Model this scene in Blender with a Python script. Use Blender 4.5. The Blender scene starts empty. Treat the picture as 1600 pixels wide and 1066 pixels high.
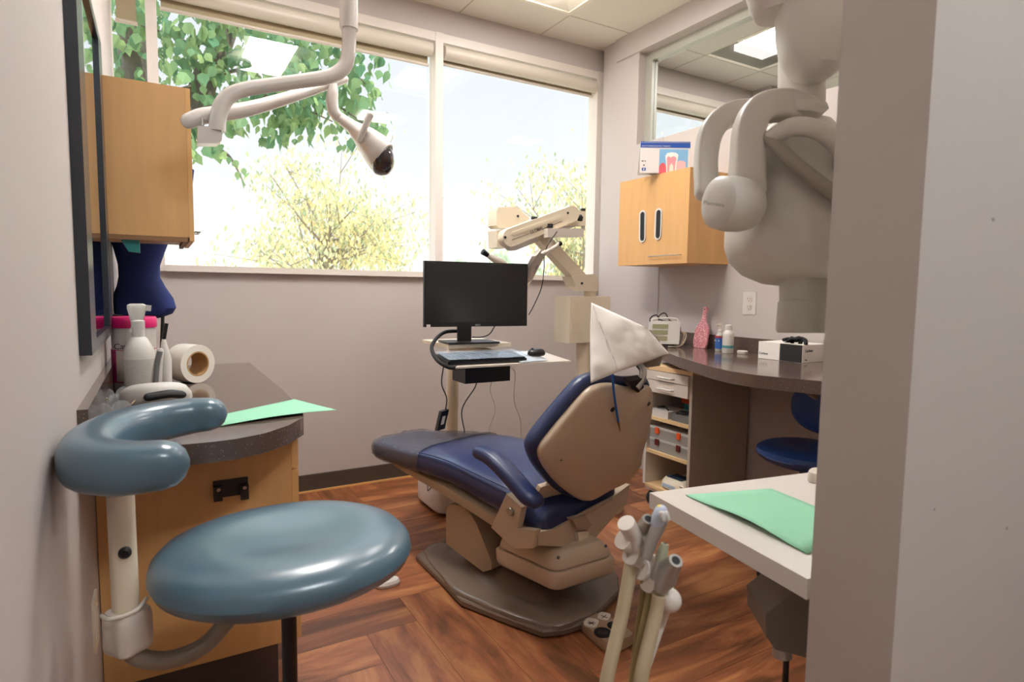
import bpy, bmesh, math, random
from mathutils import Vector, Matrix
from math import radians, sin, cos, pi

SC = bpy.context.scene
COL = SC.collection

# ------------------------------------------------------------------ camera
cam_data = bpy.data.cameras.new('camera')
cam_data.sensor_width = 36.0
cam_data.lens = 945.6 * 36.0 / 1600.0
cam_data.clip_start = 0.02
cam_data.clip_end = 500
cam = bpy.data.objects.new('camera', cam_data)
COL.objects.link(cam)
CAM_H = 1.204
yaw, pitch, roll = radians(30.39), radians(4.793), radians(0.742)
fwd = Vector((sin(yaw) * cos(pitch), cos(yaw) * cos(pitch), -sin(pitch)))
rgt = Vector((cos(yaw), -sin(yaw), 0))
upv = rgt.cross(fwd)
r2 = cos(roll) * rgt + sin(roll) * upv
u2 = -sin(roll) * rgt + cos(roll) * upv
mw = Matrix((r2, u2, -fwd)).transposed().to_4x4()
mw.translation = Vector((0, 0, CAM_H))
cam.matrix_world = mw
cam_data.dof.use_dof = True
cam_data.dof.focus_distance = 2.15
cam_data.dof.aperture_fstop = 5.6
SC.camera = cam

# ------------------------------------------------------------------ world, sun, exposure
SC.view_settings.view_transform = 'Standard'
SC.view_settings.look = 'None'
SC.view_settings.gamma = 1.0
SC.view_settings.use_curve_mapping = False
SC.view_settings.exposure = 0.2

world = bpy.data.worlds.new('sky')
SC.world = world
world.use_nodes = True
wn = world.node_tree
wn.nodes.clear()
w_out = wn.nodes.new('ShaderNodeOutputWorld')
w_bg = wn.nodes.new('ShaderNodeBackground')
w_tc = wn.nodes.new('ShaderNodeTexCoord')
w_sep = wn.nodes.new('ShaderNodeSeparateXYZ')
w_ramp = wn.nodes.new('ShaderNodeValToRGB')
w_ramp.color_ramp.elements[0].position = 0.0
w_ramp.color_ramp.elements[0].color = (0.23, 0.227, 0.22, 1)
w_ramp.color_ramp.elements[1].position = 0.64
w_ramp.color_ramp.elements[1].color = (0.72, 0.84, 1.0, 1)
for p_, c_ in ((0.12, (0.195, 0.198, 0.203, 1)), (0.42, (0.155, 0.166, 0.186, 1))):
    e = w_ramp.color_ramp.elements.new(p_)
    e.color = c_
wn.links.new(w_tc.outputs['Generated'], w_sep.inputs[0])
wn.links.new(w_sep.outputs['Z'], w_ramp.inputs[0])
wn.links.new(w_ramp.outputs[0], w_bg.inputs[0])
w_bg.inputs[1].default_value = 5.0     # hazy sky; brightness added high up, above the window view, to light the room
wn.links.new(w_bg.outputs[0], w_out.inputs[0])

sun_d = bpy.data.lights.new('sun', 'SUN')
sun_d.energy = 3.0
sun_d.angle = radians(1.0)
sun_d.color = (1.0, 0.93, 0.82)
sun = bpy.data.objects.new('sun', sun_d)
COL.objects.link(sun)
sun.rotation_euler = (radians(38), radians(14), 0)   # from behind the building, over its roof

PANEL = 36.0      # brightness of the ceiling diffusers
PANEL_COL = (1.0, 0.97, 0.94)

# ------------------------------------------------------------------ helpers
def lin(h):
    h = h.lstrip('#')
    out = []
    for i in (0, 2, 4):
        c = int(h[i:i + 2], 16) / 255
        out.append(c / 12.92 if c <= 0.04045 else ((c + 0.055) / 1.055) ** 2.4)
    return (*out, 1.0)

def mat(name, col, rough=0.5, metal=0.0, spec=0.5, coat=0.0, var=0.0, vscale=8.0, bump=0.0, bscale=60.0, stretch=None, emit=0.0, alpha=1.0, trans=0.0, sss=0.0):
    m = bpy.data.materials.new(name)
    m.use_nodes = True
    nt = m.node_tree
    b = nt.nodes['Principled BSDF']
    c = lin(col) if isinstance(col, str) else (*col, 1.0)
    b.inputs['Base Color'].default_value = c
    b.inputs['Roughness'].default_value = rough
    b.inputs['Metallic'].default_value = metal
    b.inputs['Specular IOR Level'].default_value = spec
    b.inputs['Coat Weight'].default_value = coat
    b.inputs['Coat Roughness'].default_value = 0.2
    b.inputs['Transmission Weight'].default_value = trans
    b.inputs['Alpha'].default_value = alpha
    if emit:
        b.inputs['Emission Color'].default_value = c
        b.inputs['Emission Strength'].default_value = emit
    if var or bump:
        tc = nt.nodes.new('ShaderNodeTexCoord')
        mp = nt.nodes.new('ShaderNodeMapping')
        if stretch:
            mp.inputs['Scale'].default_value = stretch
        nt.links.new(tc.outputs['Object'], mp.inputs[0])
        nz = nt.nodes.new('ShaderNodeTexNoise')
        nz.inputs['Scale'].default_value = vscale
        nz.inputs['Detail'].default_value = 5
        nt.links.new(mp.outputs[0], nz.inputs[0])
        if var:
            mx = nt.nodes.new('ShaderNodeMix')
            mx.data_type = 'RGBA'
            mx.inputs[6].default_value = tuple(x * (1 - var) for x in c[:3]) + (1,)
            mx.inputs[7].default_value = tuple(min(1, x * (1 + var)) for x in c[:3]) + (1,)
            nt.links.new(nz.outputs[0], mx.inputs[0])
            nt.links.new(mx.outputs[2], b.inputs['Base Color'])
        if bump:
            nb = nt.nodes.new('ShaderNodeTexNoise')
            nb.inputs['Scale'].default_value = bscale
            nb.inputs['Detail'].default_value = 3
            nt.links.new(mp.outputs[0], nb.inputs[0])
            bp = nt.nodes.new('ShaderNodeBump')
            bp.inputs['Strength'].default_value = bump
            bp.inputs['Distance'].default_value = 0.01
            nt.links.new(nb.outputs[0], bp.inputs['Height'])
            nt.links.new(bp.outputs[0], b.inputs['Normal'])
    return m

MW = {}

def tag(o, label=None, cat=None, group=None, kind=None):
    if label: o['label'] = label
    if cat: o['category'] = cat
    if group: o['group'] = group
    if kind: o['kind'] = kind
    return o

def thing(name, label, cat, loc=(0, 0, 0), rz=0.0, group=None):
    o = bpy.data.objects.new(name, None)
    o.empty_display_size = 0.05
    COL.objects.link(o)
    o.location = loc
    o.rotation_euler = (0, 0, rz)
    MW[o.name] = Matrix.Translation(Vector(loc)) @ Matrix.Rotation(rz, 4, 'Z')
    return tag(o, label, cat, group)

def obj(name, bm, m, parent=None, local=False, bevel=0.0, seg=2, angle=35, smooth=True, sub=0, label=None):
    """link a bmesh as one object; world coordinates unless local=True"""
    if bevel > 0:
        es = [e for e in bm.edges if len(e.link_faces) == 2 and e.calc_face_angle(0) > radians(28)]
        bmesh.ops.bevel(bm, geom=es, offset=bevel, segments=seg, profile=0.5, affect='EDGES', clamp_overlap=True)
    bmesh.ops.recalc_face_normals(bm, faces=bm.faces)
    base = Matrix.Identity(4)
    root = parent
    chain = []
    while root is not None:
        chain.append(root); root = root.parent
    if chain:
        base = MW[chain[-1].name]
        off = Matrix.Identity(4)
        if not local:
            bm.transform(base.inverted())
        for c in chain[:-1]:
            pass
    else:
        vs = [v.co for v in bm.verts]
        cx = (min(v.x for v in vs) + max(v.x for v in vs)) / 2
        cy = (min(v.y for v in vs) + max(v.y for v in vs)) / 2
        cz = min(v.z for v in vs)
        base = Matrix.Translation((cx, cy, cz))
        bm.transform(base.inverted())
    me = bpy.data.meshes.new(name)
    bm.to_mesh(me)
    bm.free()
    if smooth:
        me.shade_smooth()
        try:
            me.set_sharp_from_angle(angle=radians(angle))
        except Exception:
            pass
    me.materials.append(m)
    o = bpy.data.objects.new(name, me)
    COL.objects.link(o)
    if parent is not None:
        o.parent = parent
    else:
        o.matrix_world = base
        MW[o.name] = base
    if sub:
        md = o.modifiers.new('sub', 'SUBSURF'); md.levels = sub; md.render_levels = sub
    if label: o['label'] = label
    return o

def struct(name, bm, m, parent=None, **k):
    o = obj(name, bm, m, parent, **k)
    if parent is None: o['kind'] = 'structure'
    return o

def box(bm, x0, x1, y0, y1, z0, z1):
    v = [bm.verts.new((x, y, z)) for z in (z0, z1) for y in (y0, y1) for x in (x0, x1)]
    for f in ((0, 2, 3, 1), (4, 5, 7, 6), (0, 1, 5, 4), (2, 6, 7, 3), (1, 3, 7, 5), (0, 4, 6, 2)):
        bm.faces.new([v[i] for i in f])
    return v

def B(*a):
    bm = bmesh.new(); box(bm, *a); return bm

def obox(bm, c, ux, uy, uz, hx, hy, hz):
    """oriented box"""
    c = Vector(c); ux = Vector(ux).normalized(); uy = Vector(uy).normalized(); uz = Vector(uz).normalized()
    v = [bm.verts.new(c + ux * hx * a + uy * hy * b + uz * hz * d) for d in (-1, 1) for b in (-1, 1) for a in (-1, 1)]
    for f in ((0, 2, 3, 1), (4, 5, 7, 6), (0, 1, 5, 4), (2, 6, 7, 3), (1, 3, 7, 5), (0, 4, 6, 2)):
        bm.faces.new([v[i] for i in f])

def prism(bm, pts, h):
    """pts: 3D loop, extruded by vector h"""
    h = Vector(h)
    a = [bm.verts.new(Vector(p)) for p in pts]
    b = [bm.verts.new(Vector(p) + h) for p in pts]
    bm.faces.new(a); bm.faces.new(list(reversed(b)))
    n = len(a)
    for i in range(n):
        bm.faces.new([a[i], b[i], b[(i + 1) % n], a[(i + 1) % n]])

def loft(bm, rings, cap=True, closed=True):
    vr = [[bm.verts.new(Vector(p)) for p in r] for r in rings]
    n = len(vr[0])
    for i in range(len(vr) - 1):
        for j in range(n if closed else n - 1):
            k = (j + 1) % n
            bm.faces.new([vr[i][j], vr[i][k], vr[i + 1][k], vr[i + 1][j]])
    if cap and closed:
        bm.faces.new(list(reversed(vr[0]))); bm.faces.new(vr[-1])
    return vr

def ring(c, ux, uz, a, b, n=28, p=2.0):
    """superellipse ring"""
    c = Vector(c); ux = Vector(ux); uz = Vector(uz)
    out = []
    for i in range(n):
        t = 2 * pi * i / n
        ct, st = cos(t), sin(t)
        x = a * math.copysign(abs(ct) ** (2 / p), ct)
        z = b * math.copysign(abs(st) ** (2 / p), st)
        out.append(c + ux * x + uz * z)
    return out

def smoothpts(pts, k=6):
    pts = [Vector(p) for p in pts]
    if len(pts) < 3: return pts
    out = []
    P = [2 * pts[0] - pts[1]] + pts + [2 * pts[-1] - pts[-2]]
    for i in range(1, len(P) - 2):
        p0, p1, p2, p3 = P[i - 1:i + 3]
        for j in range(k):
            t = j / k
            out.append(0.5 * ((2 * p1) + (p2 - p0) * t + (2 * p0 - 5 * p1 + 4 * p2 - p3) * t * t + (3 * p1 - p0 - 3 * p2 + p3) * t ** 3))
    out.append(pts[-1])
    return out

def tube(bm, pts, r, n=12, k=6, smooth=True, r2=None, up=None, p=2.0, round_ends=False):
    """swept tube; r is a number or a list per control point; r2 = second radius ratio"""
    ctrl = [Vector(q) for q in pts]
    path = smoothpts(ctrl, k) if smooth and len(ctrl) > 2 else ctrl
    N = len(path)
    def rad(i):
        if not isinstance(r, (list, tuple)): return r
        t = i / (N - 1) * (len(r) - 1); a = int(min(t, len(r) - 2)); f = t - a
        return r[a] * (1 - f) + r[a + 1] * f
    rings = []
    prev = None
    for i, q in enumerate(path):
        d = (path[min(i + 1, N - 1)] - path[max(i - 1, 0)]).normalized()
        if up is not None:
            u = Vector(up); x = d.cross(u).normalized(); z = x.cross(d).normalized()
        else:
            if prev is None:
                u = Vector((0, 0, 1)) if abs(d.z) < 0.9 else Vector((1, 0, 0))
                x = d.cross(u).normalized()
            else:
                x = (prev - d * prev.dot(d)).normalized()
            z = x.cross(d).normalized(); prev = x
        R = rad(i)
        rings.append((q, x, z, R, R * (r2 if r2 else 1), d))
    rr = []
    if round_ends:
        q, x, z, a, b, d = rings[0]
        m = min(a, b)
        for t in (80, 55, 30):
            t = radians(t); rr.append(ring(q - d * m * sin(t), x, z, a - m + m * cos(t), b - m + m * cos(t), n, p))
    for q, x, z, a, b, d in rings: rr.append(ring(q, x, z, a, b, n, p))
    if round_ends:
        q, x, z, a, b, d = rings[-1]
        m = min(a, b)
        for t in (30, 55, 80):
            t = radians(t); rr.append(ring(q + d * m * sin(t), x, z, a - m + m * cos(t), b - m + m * cos(t), n, p))
    loft(bm, rr)

def TB(*a, **k):
    bm = bmesh.new(); tube(bm, *a, **k); return bm

def lathe(bm, prof, c, axis=(0, 0, 1), n=28):
    """prof: list of (radius, height)"""
    c = Vector(c); az = Vector(axis).normalized()
    u = Vector((1, 0, 0)) if abs(az.x) < 0.9 else Vector((0, 1, 0))
    x = az.cross(u).normalized(); y = az.cross(x).normalized()
    rr = [[c + az * h + (x * cos(2 * pi * i / n) + y * sin(2 * pi * i / n)) * max(r, 1e-4) for i in range(n)] for r, h in prof]
    loft(bm, rr)

def LT(*a, **k):
    bm = bmesh.new(); lathe(bm, *a, **k); return bm

def cyl(bm, a, b, r, n=20):
    a = Vector(a); b = Vector(b)
    lathe(bm, [(r, 0), (r, (b - a).length)], a, b - a, n)

def CY(a, b, r, n=20):
    bm = bmesh.new(); cyl(bm, a, b, r, n); return bm

def text(name, s, size, origin, ux, uy, m, parent, depth=0.0006, align='LEFT'):
    cu = bpy.data.curves.new(name, 'FONT')
    cu.body = s; cu.size = size; cu.extrude = depth; cu.align_x = align
    tmp = bpy.data.objects.new('tmp', cu)
    COL.objects.link(tmp)
    dg = bpy.context.evaluated_depsgraph_get()
    me = bpy.data.meshes.new_from_object(tmp.evaluated_get(dg))
    bpy.data.objects.remove(tmp)
    ux = Vector(ux).normalized(); uy = Vector(uy).normalized(); uz = ux.cross(uy).normalized()
    M4 = Matrix((ux, uy, uz)).transposed().to_4x4(); M4.translation = Vector(origin)
    me.transform(M4)
    root = parent
    while root.parent is not None: root = root.parent
    me.transform(MW[root.name].inverted())
    me.materials.clear(); me.materials.append(m)
    o = bpy.data.objects.new(name, me)
    COL.objects.link(o)
    o.parent = parent
    return o

def copy_tree(o, parent=None):
    c = o.copy(); COL.objects.link(c); c.parent = parent
    for ch in [x for x in bpy.data.objects if x.parent == o]:
        copy_tree(ch, c)
    return c

# ------------------------------------------------------------------ materials
M_wall = mat('painted wall', '#bdb3ae', 0.6, var=0.02, vscale=3, bump=0.05, bscale=180)
M_wall_near = mat('painted near wall', '#bdb4ac', 0.6, var=0.02, vscale=4)
M_ceil = mat('ceiling tile', '#e0d9ce', 0.95, spec=0.1, var=0.02, vscale=60, bump=0.15, bscale=220)
M_tbar = mat('ceiling grid', '#b3a690', 0.6)
M_lightframe = mat('troffer frame', '#e6dccb', 0.4)
M_frame = mat('window frame', '#ddd3ca', 0.42)
M_blind = mat('roller blind tube', '#cfc4b6', 0.35, spec=0.5)
M_fabric = mat('blind fabric', '#a89a7c', 0.8)
M_base = mat('rubber baseboard', '#4b4038', 0.5)
M_maple = mat('maple laminate', '#d3a268', 0.42, var=0.13, vscale=3.0, stretch=(9, 9, 0.9))
M_maple_edge = mat('maple edge', '#dba96a', 0.45)
M_counter = mat('quartz worktop', '#5a4a42', 0.13, spec=0.6, var=0.25, vscale=260)
def speckle(m):
    nt = m.node_tree; b = nt.nodes['Principled BSDF']
    old = b.inputs['Base Color'].links[0].from_socket
    tc = nt.nodes.new('ShaderNodeTexCoord'); vo = nt.nodes.new('ShaderNodeTexVoronoi'); vo.inputs['Scale'].default_value = 130
    nt.links.new(tc.outputs['Object'], vo.inputs[0])
    r = nt.nodes.new('ShaderNodeValToRGB'); r.color_ramp.elements[0].position = .10; r.color_ramp.elements[0].color = (.75, .75, .75, 1)
    r.color_ramp.elements[1].position = .16; r.color_ramp.elements[1].color = (0, 0, 0, 1)
    nt.links.new(vo.outputs['Distance'], r.inputs[0])
    mx = nt.nodes.new('ShaderNodeMix'); mx.data_type = 'RGBA'; mx.inputs[7].default_value = lin('#b9aaa0')
    nt.links.new(r.outputs[0], mx.inputs[0]); nt.links.new(old, mx.inputs[6]); nt.links.new(mx.outputs[2], b.inputs['Base Color'])
speckle(M_counter)
M_navy = mat('navy vinyl', '#28335a', 0.34, spec=0.5, bump=0.06, bscale=250)
M_teal = mat('slate blue vinyl', '#4b6676', 0.34, spec=0.6, coat=0.55, bump=0.02, bscale=200)
M_beige = mat('beige plastic', '#c2ae97', 0.32, spec=0.5)
M_beige_d = mat('taupe plastic', '#a8957f', 0.33)
M_plate = mat('dark taupe base', '#6f6054', 0.25)
M_cream = mat('cream enamel', '#e2d3ba', 0.35)
M_white = mat('white plastic', '#d0cac3', 0.35)
M_whitep = mat('warm white plastic', '#d3c8bc', 0.32)
M_lamp = mat('lamp enamel', '#d6cec7', 0.25, coat=0.3)
M_xray = mat('greige xray plastic', '#cfc9c0', 0.38)
M_black = mat('black plastic', '#141416', 0.35)
M_blackm = mat('black matte', '#101012', 0.6)
M_screen = mat('screen glass', '#17181b', 0.22)
M_rubber = mat('black rubber', '#0c0c0e', 0.7)
M_steel = mat('brushed steel', '#b9b6b2', 0.25, metal=1.0)
M_darksteel = mat('dark steel', '#3a3634', 0.4, metal=0.6)
M_paper = mat('white paper', '#e2dcd6', 0.8, spec=0.2)
M_green = mat('mint paper', '#93ccab', 0.8, spec=0.2)
M_hose = mat('hose vinyl', '#b3a183', 0.45)
M_chrome = mat('satin grey metal', '#aea8a1', 0.28, metal=0.6)
M_pink = mat('pink plastic', '#d81b6c', 0.35)
M_clear = mat('clear plastic', '#e8ecec', 0.04, spec=1.0, alpha=0.3)
M_milky = mat('milky plastic', '#d9d5cc', 0.25, alpha=0.75)
M_tape = mat('film roll', '#e4ddcf', 0.25)
M_card = mat('cardboard', '#b58d5d', 0.8)
M_orange = mat('orange plastic', '#e2531b', 0.45)
M_maroon = mat('maroon plastic', '#5e1716', 0.45)
M_blue = mat('royal blue print', '#1c4fa8', 0.5)
M_cord = mat('blue cord', '#1763b5', 0.4)
M_grey = mat('grey plastic', '#6f6d6c', 0.45)
M_tealclear = mat('teal plastic', '#2b8f8f', 0.3)
M_body = mat('navy stretch cloth', '#1d2a5e', 0.75, spec=0.3, bump=0.1, bscale=500)

def glass_mat(name, tint=(1, 1, 1), ior=1.7):
    m = bpy.data.materials.new(name); m.use_nodes = True
    nt = m.node_tree; nt.nodes.clear()
    out = nt.nodes.new('ShaderNodeOutputMaterial'); mx = nt.nodes.new('ShaderNodeMixShader')
    tr = nt.nodes.new('ShaderNodeBsdfTransparent'); gl = nt.nodes.new('ShaderNodeBsdfGlossy')
    fr = nt.nodes.new('ShaderNodeFresnel'); fr.inputs[0].default_value = ior
    tr.inputs[0].default_value = (*tint, 1); gl.inputs['Roughness'].default_value = 0.0
    ge = nt.nodes.new('ShaderNodeNewGeometry'); om = nt.nodes.new('ShaderNodeMath'); om.operation = 'SUBTRACT'; om.inputs[0].default_value = 1
    mu_ = nt.nodes.new('ShaderNodeMath'); mu_.operation = 'MULTIPLY'
    nt.links.new(ge.outputs['Backfacing'], om.inputs[1]); nt.links.new(om.outputs[0], mu_.inputs[0]); nt.links.new(fr.outputs[0], mu_.inputs[1])
    nt.links.new(mu_.outputs[0], mx.inputs[0]); nt.links.new(tr.outputs[0], mx.inputs[1]); nt.links.new(gl.outputs[0], mx.inputs[2])
    nt.links.new(mx.outputs[0], out.inputs[0])
    return m
M_glass = glass_mat('window glass', (0.98, 0.99, 0.985))
M_mirror = mat('mirror glass', '#dfe4e4', 0.02, metal=1.0)

def emit_mat(name, col, s):
    m = bpy.data.materials.new(name); m.use_nodes = True
    nt = m.node_tree; nt.nodes.clear()
    out = nt.nodes.new('ShaderNodeOutputMaterial'); e = nt.nodes.new('ShaderNodeEmission')
    e.inputs[0].default_value = (*col, 1); e.inputs[1].default_value = s
    nt.links.new(e.outputs[0], out.inputs[0])
    return m
M_panels = [emit_mat('lit diffuser ' + n_, c_, PANEL * k_) for n_, c_, k_ in (('window side', PANEL_COL, .36), ('left side', (1.0, .98, .96), 1.6), ('entrance', (.88, .95, 1.0), 1.3), ('next room', PANEL_COL, 1.0), ('right side', PANEL_COL, .5))]

def floor_mat():
    m = bpy.data.materials.new('herringbone planks'); m.use_nodes = True
    nt = m.node_tree; b = nt.nodes['Principled BSDF']
    uv = nt.nodes.new('ShaderNodeUVMap'); uv.uv_map = 'UVMap'
    at = nt.nodes.new('ShaderNodeAttribute'); at.attribute_name = 'tone'; at.attribute_type = 'GEOMETRY'
    mp = nt.nodes.new('ShaderNodeMapping'); mp.inputs['Scale'].default_value = (1.0, 5.5, 1)
    nt.links.new(uv.outputs[0], mp.inputs[0])
    n1 = nt.nodes.new('ShaderNodeTexNoise'); n1.inputs['Scale'].default_value = 2.2; n1.inputs['Detail'].default_value = 9; n1.inputs['Roughness'].default_value = 0.62; n1.inputs['Distortion'].default_value = 0.55
    nt.links.new(mp.outputs[0], n1.inputs[0])
    r1 = nt.nodes.new('ShaderNodeValToRGB')
    cr = r1.color_ramp
    cr.elements[0].position = 0.30; cr.elements[0].color = lin('#533520')
    cr.elements[1].position = 0.72; cr.elements[1].color = lin('#b98454')
    q = cr.elements.new(0.5); q.color = lin('#90593a')
    nt.links.new(n1.outputs[0], r1.inputs[0])
    r2_ = nt.nodes.new('ShaderNodeValToRGB')
    r2_.color_ramp.elements[0].color = (0.66, 0.62, 0.6, 1); r2_.color_ramp.elements[1].color = (1.2, 1.15, 1.1, 1)
    nt.links.new(at.outputs['Fac'], r2_.inputs[0])
    mx = nt.nodes.new('ShaderNodeMix'); mx.data_type = 'RGBA'; mx.blend_type = 'MULTIPLY'; mx.inputs[0].default_value = 1
    nt.links.new(r1.outputs[0], mx.inputs[6]); nt.links.new(r2_.outputs[0], mx.inputs[7])
    nt.links.new(mx.outputs[2], b.inputs['Base Color'])
    mp2 = nt.nodes.new('ShaderNodeMapping'); mp2.inputs['Scale'].default_value = (2, 60, 1)
    nt.links.new(uv.outputs[0], mp2.inputs[0])
    n2 = nt.nodes.new('ShaderNodeTexNoise'); n2.inputs['Scale'].default_value = 3; n2.inputs['Detail'].default_value = 4
    nt.links.new(mp2.outputs[0], n2.inputs[0])
    bp = nt.nodes.new('ShaderNodeBump'); bp.inputs['Strength'].default_value = 0.15; bp.inputs['Distance'].default_value = 0.004
    nt.links.new(n2.outputs[0], bp.inputs['Height']); nt.links.new(bp.outputs[0], b.inputs['Normal'])
    b.inputs['Roughness'].default_value = 0.38
    b.inputs['Specular IOR Level'].default_value = 0.35
    return m
M_floor = floor_mat()

# ================================================================== SETTING
XL, XR, YW, ZC = -0.154, 2.82, 3.60, 2.939
YN0, YN1, XD = 0.404, 0.524, 0.83          # near wall with the doorway

def make_floor():
    w, n = 0.186, 6
    x_off, y_off = 0.037, 0.130
    bm = bmesh.new()
    uvl = bm.loops.layers.uv.new('UVMap')
    tl = bm.faces.layers.float.new('tone')
    random.seed(5)
    X0, X1, Y0, Y1 = -0.3, 3.1, -2.1, 3.75
    done = {}
    for i in range(-3, 19):
        for j in range(-14, 22):
            k = (i - j) % (2 * n)
            hor = k < n
            pid = ('h', j, (i - j) // (2 * n)) if hor else ('v', i, (i - j) // (2 * n))
            done.setdefault(pid, []).append((i, j))
    for pid, cells in done.items():
        i0 = min(c[0] for c in cells); i1 = max(c[0] for c in cells) + 1
        j0 = min(c[1] for c in cells); j1 = max(c[1] for c in cells) + 1
        x0, x1 = max(X0, x_off + i0 * w), min(X1, x_off + i1 * w)
        y0, y1 = max(Y0, y_off + j0 * w), min(Y1, y_off + j1 * w)
        if x1 - x0 < 0.01 or y1 - y0 < 0.01: continue
        g = 0.0008
        vs = [bm.verts.new((a, b_, 0)) for a, b_ in ((x0 + g, y0 + g), (x1 - g, y0 + g), (x1 - g, y1 - g), (x0 + g, y1 - g))]
        f = bm.faces.new(vs)
        f[tl] = random.random()
        ou, ov = random.random() * 40, random.random() * 40
        for lp in f.loops:
            c = lp.vert.co
            u, v = (c.x, c.y) if pid[0] == 'h' else (c.y, c.x)
            lp[uvl].uv = (u + ou, v + ov)
    me_o = struct('floor', bm, M_floor, smooth=False)
    bm2 = B(-0.3, 8.0, -2.1, 3.75, -0.12, -0.002)
    struct('floor', bm2, mat('dark subfloor', '#3a2417', 0.6))
make_floor()

# left wall
struct('wall_left', B(XL - 0.12, XL, -2.1, 3.62, 0, ZC + .1), M_wall)
# far wall below the window, both rooms
struct('wall_far', B(XL - 0.12, 8.0, YW + 0.02, YW + 0.2, 0, 1.279), M_wall)
# header above the windows
struct('wall_far_header', B(XL - 0.12, 8.0, YW, YW + 0.2, 2.788, ZC + .1), M_wall)
# right wall: low wall with opening above, column, beam
struct('wall_right', B(XR, XR + 0.13, YN1, 2.93, 0, 2.19), M_wall)
struct('wall_right_column', B(XR - 0.004, XR + 0.13, 3.18, 3.55, 0, ZC + .05), M_wall)
struct('wall_right_pier', B(XR - 0.004, XR + 0.13, 2.93, 3.18, 0, 2.19), M_wall)
struct('trim_1', B(XR - 0.02, XR + 0.10, YN1, 3.40, 2.79, ZC + .05), M_wall)
# glazing frame of the opening above the low wall
bm = bmesh.new()
box(bm, 2.88, 2.93, 3.12, 3.18, 2.19, 2.79)
box(bm, 2.88, 2.94, YN1, 3.12, 2.735, 2.79)
box(bm, 2.88, 2.93, YN1, 3.12, 2.188, 2.20)
struct('window_3', bm, mat('glazing bead', '#a9a79a', 0.4), bevel=0.003)
g = struct('window_4', B(2.902, 2.908, YN1, 3.12, 2.20, 2.735), M_glass)
# near wall, with scuffs
def near_wall_mat():
    m = mat('near wall paint', '#bdb4ac', 0.6)
    nt = m.node_tree; b = nt.nodes['Principled BSDF']
    tc = nt.nodes.new('ShaderNodeNewGeometry')
    prev = None
    for (p, rx, rz) in (((1.0200,0.4040,1.3120), .006, .0028), ((0.9140,0.4040,0.9110), .003, .002), ((1.1480,0.4040,0.8390), .004, .0028)):
        mp = nt.nodes.new('ShaderNodeMapping'); mp.vector_type = 'POINT'
        mp.inputs['Location'].default_value = (-p[0] / rx, -p[1] / .004, -p[2] / rz)
        mp.inputs['Scale'].default_value = (1 / rx, 1 / .004, 1 / rz)
        nt.links.new(tc.outputs['Position'], mp.inputs[0])
        ln = nt.nodes.new('ShaderNodeVectorMath'); ln.operation = 'LENGTH'
        nt.links.new(mp.outputs[0], ln.inputs[0])
        mr = nt.nodes.new('ShaderNodeMapRange'); mr.inputs[1].default_value = 0.3; mr.inputs[2].default_value = 1.3
        mr.inputs[3].default_value = 1; mr.inputs[4].default_value = 0
        nt.links.new(ln.outputs['Value'], mr.inputs[0])
        if prev is None: prev = mr.outputs[0]
        else:
            ad = nt.nodes.new('ShaderNodeMath'); ad.operation = 'ADD'
            nt.links.new(prev, ad.inputs[0]); nt.links.new(mr.outputs[0], ad.inputs[1]); prev = ad.outputs[0]
    mx = nt.nodes.new('ShaderNodeMix'); mx.data_type = 'RGBA'
    mx.inputs[6].default_value = lin('#bdb4ac'); mx.inputs[7].default_value = lin('#7d756c')
    nt.links.new(prev, mx.inputs[0]); nt.links.new(mx.outputs[2], b.inputs['Base Color'])
    return m
struct('wall_near', B(XD, 8.0, YN0, YN1, 0, ZC + .05), near_wall_mat(), bevel=0.022, seg=5)
struct('wall_corridor', B(1.9, 2.02, -2.1, YN0, 0, ZC + .05), M_wall_near)
struct('wall_back', B(XL - .12, 2.02, -2.22, -2.1, 0, ZC + .05), M_wall_near)
struct('wall_neighbour', B(6.3, 6.42, YN1, 3.62, 0, ZC + .05), M_wall)
struct('wall_neighbour_column', B(4.48, 4.75, 3.42, 3.62, 0, ZC + .05), M_wall)

# baseboards
struct('baseboard_far', B(0.36, 2.81, YW + 0.008, YW + 0.02, 0.008, 0.103), M_base, bevel=0.003)
struct('trim_2', B(0.36, 2.81, YW - 0.002, YW + 0.02, 0.0, 0.010), M_maple_edge)
struct('baseboard_right', B(XR - 0.012, XR, YN1, 2.93, 0, 0.10), M_base, bevel=0.003)

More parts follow.
